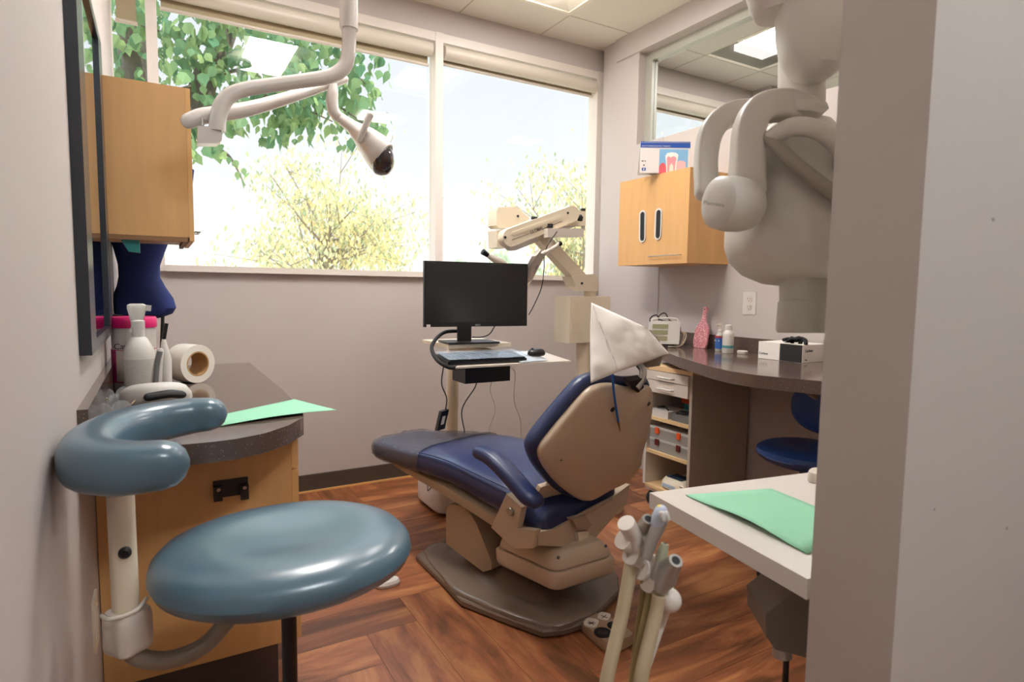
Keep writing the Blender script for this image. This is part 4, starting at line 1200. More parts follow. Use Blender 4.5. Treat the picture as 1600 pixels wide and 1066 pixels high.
cable('cable', 'thin black wire loop hanging under the foot end of the chair', [(1.1110,2.7000,0.2910), (1.1150,2.7000,0.2420), (1.1180,2.7000,0.2190), (1.1420,2.7000,0.2480), (1.1350,2.7000,0.2870)], .002, M_rubber)

# ================================================================== MICROSCOPE
MY = 2.62
t = thing('dental_microscope', 'cream articulated dental microscope on a pole stand by the right window', 'microscope', ((1.9840,2.6200,0.7010)[0], MY, 0))
pz = (1.9720,2.6200,0.8420)
obj('pole', CY((pz[0] + .01, MY, .06), (pz[0] + .01, MY, 1.17), .036, 28), M_cream, t)
bm = bmesh.new(); loft(bm, rbox_rings(pz[0] + .03, MY + .02, .19, .19, ((.0, .98), (.01, 1.0), (.05, 1.0), (.065, .94))))
obj('base', bm, M_cream, t)
a, b_ = Vector((1.8540,2.5800,1.1770)), Vector((2.1220,2.5800,0.9310))
obj('control_box', B(a.x, b_.x, MY - .05, MY + .09, b_.z, a.z), M_cream, t, bevel=.012, seg=3)
bm = bmesh.new()
for px in (897, 908):
    q0, q1 = Vector((1.8720,2.5700,1.1610)), Vector((1.8770,2.5700,0.9660))
cap = [((1.8750,2.5680,1.1470), (1.8790,2.5680,0.9800)), ((1.9120,2.5680,1.1470), (1.9160,2.5680,0.9790))]
for q0, q1 in cap: capsule(bm, q0, q1, .008, .008, .006)
obj('box_rib', bm, M_cream, t, bevel=.002)
obj('neck', CY(((2.0220,2.6200,1.2050)[0], MY, 1.15), ((2.0220,2.6200,1.2050)[0], MY, 1.25), .034, 24), M_cream, t)
bm = bmesh.new(); prism(bm, [(1.9130,2.5750,1.2880), (2.0270,2.5750,1.2970), (2.0410,2.5750,1.2570), (2.0390,2.5750,1.2060), (1.9530,2.5750,1.2050), (1.8940,2.5750,1.2270), (1.8640,2.5750,1.2800)], (0, .09, 0))
obj('elbow', bm, M_cream, t, bevel=.008)
bm = bmesh.new(); capsule(bm, (1.6480,2.6200,1.5140), (1.9600,2.6200,1.2560), .030, .034, .06); obj('lower_arm', bm, M_cream, t, bevel=.007)
bm = bmesh.new(); prism(bm, [(1.4730,2.6800,1.5960), (1.4840,2.6800,1.6160), (1.5920,2.6800,1.6270), (1.6690,2.6800,1.5720), (1.5930,2.6800,1.5180), (1.4890,2.6800,1.5150), (1.4740,2.6800,1.5270)], (0, .09, 0)); obj('rear_joint', bm, M_cream, t, bevel=.01)
bm = bmesh.new(); prism(bm, [(1.4520,2.6400,1.4970), (1.5400,2.6400,1.5090), (1.5710,2.6400,1.4410), (1.5040,2.6400,1.4120), (1.4570,2.6400,1.4130)], (0, .09, 0)); obj('front_joint', bm, M_cream, t, bevel=.01)
YA = MY - .06
bm = bmesh.new(); capsule(bm, (1.4720,2.5600,1.4550), (1.8330,2.5600,1.5950), .043, .040, .055); ua = obj('upper_arm', bm, M_cream, t, bevel=.008, seg=3)
bm = bmesh.new(); capsule(bm, (1.5290,2.6200,1.4400), (1.8890,2.6200,1.5780), .040, .038, .04); obj('upper_arm_lining', bm, M_white, t, bevel=.006)
bm = bmesh.new(); capsule(bm, (1.4840,2.5320,1.4750), (1.7580,2.5320,1.5740), .0085, .0085, .006); obj('arm_rib', bm, M_cream, ua, bevel=.002)
va = Vector((1.7860,2.5600,1.5590)) - Vector((1.4940,2.5600,1.4470)); va.normalize(); vu = Vector((0, -1, 0)).cross(va) * 1.0
vu = Vector((-va.z, 0, va.x))
text('lettering', 'GLOBAL', .022, Vector((1.5810,2.5310,1.4780)), va, vu, M_black, ua)
bm = bmesh.new()
for q0, q1 in (((1.4780,2.5320,1.4450), (1.5750,2.5320,1.4810)), ((1.6560,2.5320,1.5100), (1.7660,2.5320,1.5520))):
    tube(bm, [q0, q1], .0012, n=6, smooth=False)
obj('stripe', bm, M_black, ua)
for q in ((1.4390,2.5320,1.4550), (1.8010,2.5320,1.5960)):
    obj('bolt', LT([(.006, 0), (.006, .004), (.003, .005)], q, (0, -1, 0), 14), M_black, t)
obj('bolt', LT([(.006, 0), (.006, .004), (.003, .005)], (1.5960,2.6800,1.5800), (0, -1, 0), 14), M_black, t)
obj('bolt', LT([(.007, 0), (.007, .004), (.003, .005)], (1.9300,2.5740,1.2450), (0, -1, 0), 14), M_black, t)
def knob(q, ax=(0, -1, 0), r=.016):
    bm = bmesh.new(); q = Vector(q); az = Vector(ax).normalized(); u = az.cross(Vector((0.3, .2, 1))).normalized(); v = az.cross(u)
    rr = []
    for h, k in ((0, .6), (.004, 1), (.016, 1), (.02, .8)):
        rr.append([q + az * h + (u * cos(a) + v * sin(a)) * r * k * (1 + .12 * cos(5 * a)) for a in [2 * pi * i / 40 for i in range(40)]])
    loft(bm, rr); return bm
obj('knob', knob((1.6210,2.5600,1.5480), (0, -.2, 1)), M_rubber, t)
obj('knob', knob((1.8900,2.5600,1.5790), (.2, -1, 0)), M_rubber, t)
# front joint column at the right end and horizontal bar
bm = bmesh.new(); prism(bm, [(1.8860,2.5900,1.6210), (1.9570,2.5900,1.6230), (1.9590,2.5900,1.5470), (1.8350,2.5900,1.5390), (1.8670,2.5900,1.5640)], (0, .06, 0)); obj('end_joint', bm, M_cream, t, bevel=.006)
obj('joint_cap', CY((1.9630,2.6200,1.6230), (1.9620,2.6200,1.6400), .013), M_rubber, t)
obj('joint_pin', CY((1.9500,2.6000,1.5510), (1.9500,2.6000,1.5240), .010), M_steel, t)
YB = MY - .12
bm = bmesh.new(); prism(bm, [(1.6610,2.5000,1.5080), (1.8790,2.5000,1.5220), (1.8800,2.5000,1.4800), (1.6620,2.5000,1.4650)], (0, .05, 0)); obj('cross_bar', bm, M_whitep, t, bevel=.003)
obj('joint_cap', CY((1.6930,2.5250,1.5150), (1.6920,2.5250,1.5340), .013), M_rubber, t)
obj('drop_post', CY((1.6940,2.5250,1.4710), (1.6950,2.5250,1.4150), .011), M_whitep, t)
obj('handle_grip', TB([(1.6340,2.5000,1.3860), (1.7050,2.5000,1.4200), (1.7240,2.5000,1.4370)], [.010, .010, .009], round_ends=True), M_whitep, t)
obj('knob', knob((1.7240,2.5000,1.4340), (1, -.1, .35), .011), M_rubber, t)
bm = bmesh.new(); prism(bm, [(1.6260,2.5000,1.4040), (1.6670,2.5000,1.3970), (1.6420,2.5000,1.3670), (1.6910,2.6800,1.2610), (1.6520,2.6800,1.2340), (1.6360,2.6800,1.2630), (1.5970,2.5000,1.3720)], (0, .04, 0)); hp_ = obj('head_arm', bm, M_whitep, t, bevel=.004)
d1 = (Vector((1.5970,2.5000,1.3470)) - Vector((1.5620,2.5000,1.2780))).normalized()
text('lettering', 'GLOBAL', .012, Vector((1.5870,2.4990,1.2880)), d1, Vector((-d1.z, 0, d1.x)), M_black, hp_)
# head with eyepieces rising above the monitor
t_e = [(1.3760,2.6200,1.3840), (1.4070,2.6200,1.3660), (1.4510,2.6200,1.3400)]
obj('optics_body', TB([(1.5030,2.8200,1.3850), (1.5690,2.8200,1.3510), (1.6480,2.8200,1.2950), (1.7300,2.7800,1.2350)], [.014, .022, .032, .028], n=20), M_whitep, t)
obj('eyepiece', TB([(1.4690,2.8200,1.4030), (1.5000,2.8200,1.3850)], [.016, .012], smooth=False, n=20), M_rubber, t)

# ================================================================== OPERATING LAMP (ceiling mounted)
t = thing('operating_lamp', 'cream ceiling-mounted dental operating lamp hanging in front of the window', 'operating lamp', ((0.5830,2.1000,2.1620)[0], 2.1, ZC))
q = (0.5830,2.1000,2.1620)
obj('ceiling_post', CY((q[0], 2.1, ZC - .002), (q[0], 2.1, (0.5820,2.1000,2.0680)[2]), .030, 28), M_lamp, t)
obj('ceiling_plate', LT([(.11, 0), (.11, -.02), (.06, -.04), (.03, -.045)], (q[0], 2.1, ZC - .001)), M_lamp, t)
obj('swing_arm', TB([(0.5830,2.1000,2.0680), (0.5820,2.1000,2.0080), (0.5710,2.1000,1.9530), (0.5360,2.1000,1.9140), (0.4750,2.1000,1.8880), (0.3460,2.1000,1.8470), (0.2550,2.1000,1.8160), (0.2110,2.1000,1.7890), (0.1870,2.1000,1.7510), (0.1770,2.1000,1.7070), (0.1760,2.1000,1.6780)], [.0235, .0235, .024, .024, .023, .022, .022, .023, .024, .024, .024], n=22, k=8), M_lamp, t)
bm = bmesh.new(); prism(bm, [(0.1220,2.0850,1.6820), (0.1630,2.0850,1.6880), (0.1860,2.0850,1.7050), (0.1870,2.0850,1.6500), (0.1740,2.0850,1.6390), (0.1200,2.0850,1.6320)], (0, .055, 0)); obj('joint_block', bm, M_lamp, t, bevel=.006)
obj('joint_pin', CY((0.1350,2.1100,1.6880), (0.1360,2.1100,1.7110), .0055), M_steel, t)
obj('spring_arm', TB([(0.1000,2.1300,1.7040), (0.1450,2.1400,1.7290), (0.2600,2.1800,1.7740), (0.3890,2.2400,1.8430), (0.5320,2.3000,1.9260), (0.6280,2.3300,1.9790)], [.023, .025, .024, .021, .018, .015], n=20, round_ends=True), M_lamp, t)
obj('yoke_joint', TB([(0.5700,2.2800,1.9520), (0.5750,2.2800,1.9370)], .012, smooth=False), M_darksteel, t)
obj('yoke', TB([(0.5750,2.2800,1.9400), (0.5720,2.2800,1.9080), (0.5690,2.2800,1.8740), (0.5760,2.2800,1.8410), (0.6010,2.2800,1.8200)], [.013, .020, .022, .021, .019], n=20), M_lamp, t)
# head: neck flaring into an oval hood with the dark visor facing down-right
h0, h1, h2, h3, h4 = [Vector(q) for q in ((0.5970,2.2800,1.8240), (0.6350,2.2600,1.7810), (0.6720,2.2400,1.7430), (0.7130,2.2200,1.7080), (0.7500,2.2000,1.6930))]
ax = (h4 - h0).normalized(); sd = Vector((0, 1, 0)) - ax * ax.y; sd.normalize(); up_ = ax.cross(sd).normalized()
if up_.z < 0: up_ = -up_
L0 = (h4 - h0).length
bm = bmesh.new()
loft(bm, [ring(h0 + ax * L0 * k + up_ * o_, sd, up_, a, b_, 36, 2.2) for k, o_, a, b_ in ((0, 0, .012, .012), (.01, 0, .019, .019), (.25, .001, .026, .024), (.42, -.002, .045, .034), (.58, -.006, .066, .044), (.75, -.012, .080, .052), (.90, -.018, .085, .055), (.99, -.022, .083, .054), (1.00, -.022, .079, .050), (.97, -.022, .070, .044))])
obj('hood', bm, M_lamp, t)
bm = bmesh.new()
loft(bm, [ring(h0 + ax * L0 * k + up_ * o_, sd, up_, a, b_, 36, 2.0) for k, o_, a, b_ in ((.90, -.024, .070, .044), (.93, -.024, .078, .050), (.98, -.028, .080, .0525), (1.02, -.030, .078, .050), (1.10, -.032, .068, .040), (1.17, -.034, .045, .024), (1.20, -.035, .015, .008))])
obj('visor', bm, mat('smoked visor', '#3a3130', .06, coat=.5), t)
for q0, q1 in (((0.6400,2.1800,1.7290), (0.6710,2.1600,1.8160)), ((0.7930,2.3400,1.7600), (0.8130,2.3600,1.8040))):
    obj('handle', TB([q0, q1], [.0105, .0125], smooth=False, n=18, round_ends=True), M_lamp, t)

# ================================================================== RIGHT WALL
t = thing('wall_cabinet', 'maple wall cabinet on the right wall with two oval glove slots', 'cabinet', (2.65, 2.66, 1.364))
obj('body', B(2.512, XR, 2.382, 2.95, 1.366, 1.874), M_maple, t, bevel=.002)
obj('door', B(2.490, 2.511, 2.380, 2.952, 1.364, 1.876), M_maple, t, bevel=.002)
for (pa, pb) in (((2.4900,2.7360,1.6570), (2.4900,2.7320,1.5220)), ((2.4900,2.6030,1.6540), (2.4900,2.6030,1.5280))):
    bm = bmesh.new(); capsule(bm, (2.486, pa[1], pa[2]), (2.486, pb[1], pb[2]), .027, .027, .008, (1, 0, 0)); o_ = obj('slot_rim', bm, M_white, t, bevel=.003)
    bm = bmesh.new(); capsule(bm, (2.4845, pa[1] - .003, pa[2]), (2.4845, pb[1] - .003, pb[2]), .017, .017, .007, (1, 0, 0)); obj('slot_opening', bm, M_blackm, o_)
ha, hb = (2.4900,2.6600,1.4100), (2.4900,2.4200,1.4040)
obj('handle', TB([(2.490, ha[1], ha[2]), (2.470, ha[1], ha[2]), (2.470, hb[1], ha[2]), (2.490, hb[1], ha[2])], .003, smooth=False), M_steel, t)

# desk calendar with tooth illustration, on top of the cabinet
cu_ = rgt.copy(); cw = Vector((0, 0, 1)); cn = cu_.cross(cw)
o0 = Vector((2.3865,2.6612,2.0484)); c1 = Vector((2.6301,2.5190,2.0556)); cwid = (c1 - o0).length; cu_ = (c1 - o0); cu_.z = 0; cu_.normalize(); cn = cu_.cross(cw).normalized()
zt = o0.z; zb = 1.878; back = -cn
t = thing('desk_calendar', 'spiral desk calendar with a blue header and a tooth picture on the right cabinet', 'calendar', (o0 + cu_ * cwid / 2).to_tuple()[:2] + (zb,))
def P(u, v, h=0): return o0 + cu_ * u + cn * h + Vector((0, 0, -v))
H_ = zt - zb
bm = bmesh.new(); prism(bm, [P(0, 0), P(cwid, 0), P(cwid, H_), P(0, H_)], back * .003)
prism(bm, [P(0, 0, -.004), P(cwid, 0, -.004), P(cwid, H_, -.07), P(0, H_, -.07)], back * .002)
obj('card', bm, M_paper, t)
bm = bmesh.new(); prism(bm, [P(0, .006, .0012), P(cwid, .006, .0012), P(cwid, .03, .0012), P(0, .03, .0012)], back * .001); obj('header', bm, M_blue, t)
text('lettering', 'ROOT & PERIODONTAL THERAPY', .0105, P(.008, .025, .0016), cu_, cw, M_white, t)
bm = bmesh.new()
for k in range(34): box(bm, 0, .0001, 0, .0001, 0, .0001) if False else obox(bm, P(cwid * (k + .5) / 34, .001, 0), cu_, cn, cw, .0022, .003, .006)
obj('spiral', bm, M_blue, t)
bm = bmesh.new(); prism(bm, [P(.108, .037, .0012), P(cwid - .012, .037, .0012), P(cwid - .012, .175, .0012), P(.108, .175, .0012)], back * .001); obj('picture', bm, mat('picture sky blue', '#7fb2d8', .6), t)
def blob(pts, h, m, nm):
    bm = bmesh.new(); prism(bm, [P(u, v, h) for u, v in pts], back * .0006); return obj(nm, bm, m, t)
blob([(.108, .135), (.118, .118), (.133, .112), (.145, .125), (.15, .145), (.152, .165), (.150, .175), (.108, .175)], .0020, mat('gum red', '#e0606a', .6), 'gum')
blob([(.205, .11), (.225, .10), (.245, .102), (.258, .11), (.258, .175), (.205, .175)], .0020, mat('gum pale', '#f0b6b4', .6), 'gum')
tooth = [(.150, .175), (.148, .13), (.145, .10), (.142, .075), (.152, .060), (.175, .055), (.20, .057), (.215, .068), (.213, .09), (.206, .12), (.204, .175)]
blob(tooth, .0026, mat('tooth white', '#f3efe8', .6), 'tooth')
blob([(.155, .175), (.154, .13), (.150, .09), (.158, .076), (.172, .084), (.188, .076), (.202, .082), (.204, .095), (.198, .13), (.197, .175)], .0032, mat('pulp pink', '#e59aa2', .6), 'tooth')
blob([(.165, .175), (.167, .13), (.178, .115), (.188, .13), (.190, .175)], .0038, mat('dentine', '#efe2d2', .6), 'tooth')
bm = bmesh.new()
for u, v, a, b_ in ((.014, .105, .005, .003), (.028, .105, .003, .003), (.022, .128, .003, .004)): obox(bm, P(u, v, .0012), cu_, cn, cw, a, .0004, b_)
obj('print', bm, M_black, t)
bm = bmesh.new(); obox(bm, P(.022, .150, .0012), cu_, cn, cw, .011, .0004, .008); obj('logo', bm, M_blue, t)
bm = bmesh.new(); obox(bm, P(.022, .150, .0018), cu_, cn, cw, .003, .0004, .005); obj('logo_mark', bm, M_white, t)

# outlet
t = thing('wall_outlet', 'white double power outlet on the right wall above the worktop', 'outlet', (XR, 2.222, 1.15))
obj('plate', B(XR - .006, XR, 2.180, 2.264, 1.088, 1.212), M_white, t, bevel=.002)
for z in (1.172, 1.128):
    s_ = obj('socket', LT([(.017, 0), (.017, .003)], (XR - .006, 2.222, z), (-1, 0, 0), 20), M_whitep, t)
    bm = bmesh.new(); box(bm, XR - .0098, XR - .0090, 2.214, 2.216, z - .001, z + .008); box(bm, XR - .0098, XR - .0090, 2.228, 2.230, z - .001, z + .008); cyl(bm, (XR - .0098, 2.222, z - .009), (XR - .009, 2.222, z - .009), .0025, 10)
    obj('slots', bm, M_black, s_)

# worktop right, curved front
fp = [(XR, 2.90), (2.62, 2.80), (2.4570,2.5330,0.8800)[:2], (2.3500,2.3510,0.8800)[:2], (2.2560,2.1890,0.8800)[:2], (2.1750,2.0160,0.8800)[:2], (2.0960,1.8420,0.8800)[:2], (2.0510,1.7010,0.8800)[:2], (2.0500,1.5750,0.8800)[:2], (2.0880,1.4590,0.8800)[:2], (2.1360,1.3460,0.8800)[:2], (2.22, 1.15), (2.30, .75), (2.30, .53), (XR, .53)]
w = thing('worktop', 'dark speckled worktop with a curved front along the right wall', 'worktop', (2.6, 1.8, .83))
obj('slab', poly_slab(fp, .828, .88), M_counter, w, bevel=.006, seg=3)
obj('backsplash', B(XR - .02, XR, .53, 2.90, .8805, .96), M_counter, w, bevel=.002)
t = thing('shelf_bracket', 'grey triangular bracket under the right worktop', 'bracket', (2.5, 1.62, .6))
obj('plate', (lambda b: (prism(b, [(XR, 1.62, .826), (2.36, 1.62, .826), (2.42, 1.62, .79), (XR, 1.62, .60)], (0, .02, 0)), b)[-1])(bmesh.new()), mat('bracket grey', '#a79b90', .5), t)

# pink patterned hand mirror leaning on the backsplash
mm = mat('pink floral print', '#e3a2a8', .35)
nt = mm.node_tree; vo = nt.nodes.new('ShaderNodeTexVoronoi'); vo.inputs['Scale'].default_value = 120
tc = nt.nodes.new('ShaderNodeTexCoord'); nt.links.new(tc.outputs['Object'], vo.inputs[0])
rp = nt.nodes.new('ShaderNodeValToRGB'); rp.color_ramp.elements[0].position = .25; rp.color_ramp.elements[0].color = lin('#f6dcd6'); rp.color_ramp.elements[1].position = .4; rp.color_ramp.elements[1].color = lin('#cf8088')
nt.links.new(vo.outputs[0], rp.inputs[0]); nt.links.new(rp.outputs[0], nt.nodes['Principled BSDF'].inputs['Base Color'])
t = thing('hand_mirror', 'pink patterned hand mirror leaning on the right backsplash', 'hand mirror', (2.75, 2.5, .88))
mb = Vector((2.735, 2.495, .8815)); mdir = Vector((.16, 0, 1)).normalized(); ms = Vector((0, -1, 0)); mn2 = mdir.cross(ms).normalized()
prof = [(.0, .040), (.012, .047), (.03, .051), (.09, .050), (.12, .045), (.14, .033), (.155, .020), (.17, .014), (.20, .0125), (.235, .014), (.243, .010)]
pts = [mb + mdir * h + ms * w_ for h, w_ in prof] + [mb + mdir * h - ms * w_ for h, w_ in reversed(prof)]
bm = bmesh.new(); prism(bm, pts, mn2 * .012); obj('paddle', bm, mm, t, bevel=.003)
obj('hang_hole', LT([(.004, 0), (.004, .0145)], mb + mdir * .228 - mn2 * .001, mn2, 14), M_black, t)

# bottles
cx, cy = 2.70, 2.315
t = thing('pump_bottle', 'small pump bottle with blue and red label behind the white bottle', 'bottle', (cx, cy, .8805))
obj('bottle', LT([(.022, 0), (.024, .005), (.024, .085), (.014, .10), (.012, .105)], (cx, cy, .8805)), M_milky, t)
obj('label', LT([(.0246, .015), (.0246, .075)], (cx, cy, .8805)), mat('blue label', '#2b5fa8', .5), t)
obj('label_top', LT([(.0247, .075), (.0247, .086)], (cx, cy, .8805)), mat('red label', '#a02a35', .5), t)
text('lettering', 'Purell', .014, (cx - .0252, cy + .016, .8805 + .055), (0.1, -1, 0), (0, 0, 1), M_white, t)
bm = bmesh.new(); lathe(bm, [(.013, .105), (.013, .118), (.005, .122), (.005, .142), (.012, .144), (.012, .152), (.004, .154)], (cx, cy, .8805))
tube(bm, [(cx, cy, 1.028), (cx - .02, cy + .012, 1.026)], .005, smooth=False)
obj('pump', bm, M_whitep, t)
cx, cy = 2.66, 2.225
t = thing('white_bottle', 'white capped bottle standing on the right worktop beside the hand mirror', 'bottle', (cx, cy, .8805))
obj('bottle', LT([(.027, 0), (.0295, .004), (.0295, .100), (.027, .112), (.018, .122), (.016, .126)], (cx, cy, .8805)), M_white, t)
obj('cap', LT([(.0175, .126), (.0175, .150), (.015, .153)], (cx, cy, .8805)), M_white, t)
text('lettering', 'ENDO', .018, (cx - .0275, cy + .020, .8805 + .085), (.75, -.62, 0) if False else (.25, -1, 0), (0, 0, 1), mat('gold print', '#756739', .5), t, align='LEFT')
obj('label_art', LT([(.0299, .028), (.0299, .042)], (cx, cy, .8805)), mat('teal print', '#4c8f92', .6, var=.6, vscale=90), t)
bm = bmesh.new(); loft(bm, [ring((2.70, 2.16, z), (0, 1, 0), (1, 0, 0), a, b_, 24, 3) for z, a, b_ in ((.8805, .026, .018), (.884, .028, .02), (.895, .028, .02), (.898, .025, .017))])
tag(obj('white_case', bm, M_white), 'small flat white case on the worktop right of the white bottle', 'case')

# boxes of gloves
def glove_box(label, y0, y1, mf, ms_, txt=False):
    x0, x1, z0, z1 = 2.60, 2.79, .8805, .965
    t = thing('glove_box', label, 'box', ((x0 + x1) / 2, (y0 + y1) / 2, z0), group='cartons on the right worktop')
    obj('carton', B(x0, x1, y0, y1, z0, z1), ms_, t, bevel=.001)
    obj('front_panel', B(x0 - .001, x0, y0 + .001, y1 - .001, z0 + .001, z1 - .001), mf, t)
    return t
M_boxw = mat('white carton', '#ece4dd', .6); M_boxb = mat('charcoal carton', '#242322', .55)
t = glove_box('white-fronted carton on the right worktop left of the black one', 1.865, 1.985, M_boxw, M_boxw)
text('lettering', 'Carbon', .016, (2.5985, 1.978, .8805 + .022), (0, -1, 0), (0, 0, 1), M_black, t)
t = glove_box('black-fronted carton with black gloves pulled from its top', 1.745, 1.863, M_boxb, M_boxw)
text('lettering', 'Carbon', .019, (2.62, 1.7445, .8805 + .050), (1, 0, 0), (0, 0, 1), M_black, t)
text('lettering', '5 m', .012, (2.62, 1.7445, .8805 + .010), (1, 0, 0), (0, 0, 1), M_black, t)
bm = bmesh.new()
sheet(bm, (2.62, 1.86, .968), (2.70, 1.80, .968), (2.66, 1.765, .99), (2.61, 1.82, .985), 12, 12, (0, 0, .03), .03, 4)
tube(bm, [(2.66, 1.84, .966), (2.65, 1.85, .985), (2.635, 1.87, .98)], .008, round_ends=True)
tube(bm, [(2.66, 1.80, .966), (2.655, 1.785, .988), (2.64, 1.76, .985), (2.63, 1.75, .972)], .009, round_ends=True)
o_ = solid(obj('glove', bm, M_rubber), .001); tag(o_, 'black rubber glove sticking out of the top of the carton', 'glove')

# electronic device with cables
t = thing('apex_locator', 'white tilted electronic unit wrapped in cables at the left end of the worktop', 'device', (2.6, 2.64, .8805))
c = Vector((2.59, 2.64, .960)); ux = Vector((.82, -.57, 0)).normalized(); uy = Vector((.57, .82, 0)).normalized(); tilt = Vector((0.16, .10, 1)).normalized(); uy2 = ux.cross(tilt).normalized() * -1
bm = bmesh.new(); obox(bm, c, ux, uy2, tilt, .085, .055, .068); obj('housing', bm, M_white, t, bevel=.008)
bm = bmesh.new(); obox(bm, c - uy2 * .0 + ux * .086, ux, uy2, tilt, .003, .040, .050); obj('vent_panel', bm, M_beige, t, bevel=.002)
bm = bmesh.new()
for k, hgt in enumerate((.035, .0, -.035)): obox(bm, c - uy2 * (.056 if uy2.y > 0 else -.056) - ux * .03 + tilt * hgt, ux, uy2, tilt, .045, .002, .013)
obj('display', bm, mat('display beige-green', '#8f8a6a', .4), t)
obj('carry_handle', TB([c + tilt * .068 - ux * .08, c + tilt * .088 - ux * .06, c + tilt * .09 + ux * .06, c + tilt * .068 + ux * .08], .006), M_white, t)
for k, (dz, lb, m_, r_) in enumerate(((.0, 'black cable coiled over the white electronic unit', M_rubber, .004), (.012, 'second black cable loop over the white electronic unit', M_rubber, .0035), (.0, 'cream cable coiled at the right of the white electronic unit', M_cream, .004), (-.01, 'lower cream cable coil right of the white electronic unit', M_cream, .004))):
    if m_ is M_rubber:
        pts = [c - ux * (.09 - .05 * k) + tilt * .03 + Vector((0, -.04, 0)), c - ux * (.085 - .05 * k) + tilt * (.085 + dz), c - ux * (.05 - .05 * k) + tilt * (.11 + dz), c - ux * (.02 - .05 * k) + tilt * .08, c + ux * .06 + tilt * .06 + Vector((0, -.03, 0)), c + ux * .10 + tilt * .0]
    else:
        pts = [c + ux * .09 + tilt * .02, c + ux * (.13 + dz) + tilt * 0, c + ux * (.125 + dz) - tilt * .045, c + ux * .06 + Vector((0, -.05, -.07)), c - ux * .02 + Vector((0, -.07, -.074))]
    cable('cable', lb, pts, r_, m_)

# ------------------------------------------------------------ rolling supply cart
RX, RY0, RY1 = 2.36, 2.185, 2.53
t = thing('supply_cart', 'white open supply cart with drawers and shelves under the right worktop', 'storage cart', (2.58, 2.36, 0))
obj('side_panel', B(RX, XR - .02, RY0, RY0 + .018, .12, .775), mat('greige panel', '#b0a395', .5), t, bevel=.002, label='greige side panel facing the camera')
obj('side_panel', B(RX, XR - .02, RY1 - .018, RY1, .12, .775), M_whitep, t, bevel=.002)
obj('back_panel', B(XR - .04, XR - .022, RY0 + .018, RY1 - .018, .12, .775), M_whitep, t)
obj('top', B(RX - .004, XR - .02, RY0 - .002, RY1 + .002, .776, .80), M_maple_edge if False else mat('pale wood shelf', '#dcb98a', .5), t, bevel=.002)
M_shelfw = bpy.data.materials['pale wood shelf']
for z in (.515, .325, .125):
    obj('shelf', B(RX, XR - .041, RY0 + .019, RY1 - .019, z - .018, z), M_shelfw, t, bevel=.002)
for z0, z1 in ((.725, .772), (.655, .721)):
    d = obj('drawer', B(RX - .012, RX + .30, RY0 + .020, RY1 - .020, z0, z1), M_whitep, t, bevel=.003)
    zc_ = z0 + .022 if z1 < .73 else z0 + .012
    zc_ = (z0 + z1) / 2 - .004
    obj('handle', TB([(RX - .012, RY0 + .12, zc_), (RX - .03, RY0 + .12, zc_), (RX - .03, RY0 + .23, zc_), (RX - .012, RY0 + .23, zc_)], .005, smooth=False), M_white, d)
for x in (RX + .04, XR - .08):
    for y in (RY0 + .05, RY1 - .05):
        obj('caster', CY((x, y - .012, .045), (x, y + .012, .045), .045), M_rubber, t)
bm = bmesh.new(); box(bm, RX + .01, XR - .03, RY0 + .01, RY1 - .01, .09, .105); obj('plinth', bm, M_whitep, t)
# things on the shelves
def tray_bin(label, x0, x1, y0, y1, z0, z1, m):
    bm = B(x0, x1, y0, y1, z0, z1)
    return tag(obj('box', bm, m, bevel=.004), label, 'box', 'boxes on the supply cart shelves')
tray_bin('white shallow box on the upper shelf of the supply cart', 2.37, 2.52, 2.36, 2.50, .516, .556, M_white)
tray_bin('grey case on the upper shelf, front right of the supply cart', 2.375, 2.50, 2.21, 2.34, .516, .556, M_grey)
tray_bin('teal flat box on the upper shelf under the orange one', 2.53, 2.68, 2.22, 2.40, .516, .585, M_tealclear)
tray_bin('orange flat box on the upper shelf of the supply cart', 2.53, 2.69, 2.21, 2.42, .5855, .612, M_orange)
cable('cable', 'tangled dark cable lying on the grey case on the supply cart', [(2.40, 2.22, .562), (2.38, 2.25, .585), (2.39, 2.29, .575), (2.42, 2.27, .565), (2.39, 2.24, .57), (2.37, 2.30, .562)], .005, M_rubber)
cable('cable', 'dark cable lying on the white shallow box on the supply cart', [(2.39, 2.38, .562), (2.42, 2.43, .566), (2.40, 2.47, .562), (2.46, 2.48, .562)], .004, M_rubber)
def organiser(label, z0, z1, clasp, y0=2.215, y1=2.495):
    t = thing('organiser_case', label, 'case', (2.47, 2.36, z0), group='clear cases on the middle shelf')
    obj('tub', B(2.372, 2.60, y0, y1, z0, z1 - .012), mat('cloudy plastic ' + clasp.name, '#b9b2aa', .25, alpha=.6), t, bevel=.004)
    obj('lid', B(2.370, 2.602, y0 - .002, y1 + .002, z1 - .0115, z1), M_milky, t, bevel=.003)
    for y in (y0 + .06, y1 - .06):
        obj('clasp', B(2.363, 2.3715, y - .013, y + .013, z1 - .035, z1 - .002), clasp, t, bevel=.002)
    for k in range(4):
        obj('divider', B(2.376, 2.59, y0 + .055 * (k + 1) - .001, y0 + .055 * (k + 1) + .001, z0 + .004, z1 - .014), M_milky, t)
    return t
organiser('clear organiser case with maroon clasps, lower of the two', .3255, .395, M_maroon)
organiser('clear organiser case with orange clasps, on top of the other', .3955, .460, M_orange)
tray_bin('small blue box beside the organiser cases on the middle shelf', 2.365, 2.371, 2.206, 2.2145, .3255, .33, M_blue) if False else None
t = thing('apex_device', 'cream and blue electronic device on the bottom shelf of the supply cart', 'device', (2.45, 2.33, .1255))
bm = bmesh.new(); loft(bm, [ring((2.45, 2.33, z), (1, 0, 0), (0, 1, 0), a, b_, 32, 3.5) for z, a, b_ in ((.1255, .07, .085), (.135, .078, .095), (.165, .076, .092), (.185, .062, .078), (.19, .05, .06))])
obj('shell', bm, M_cream, t)
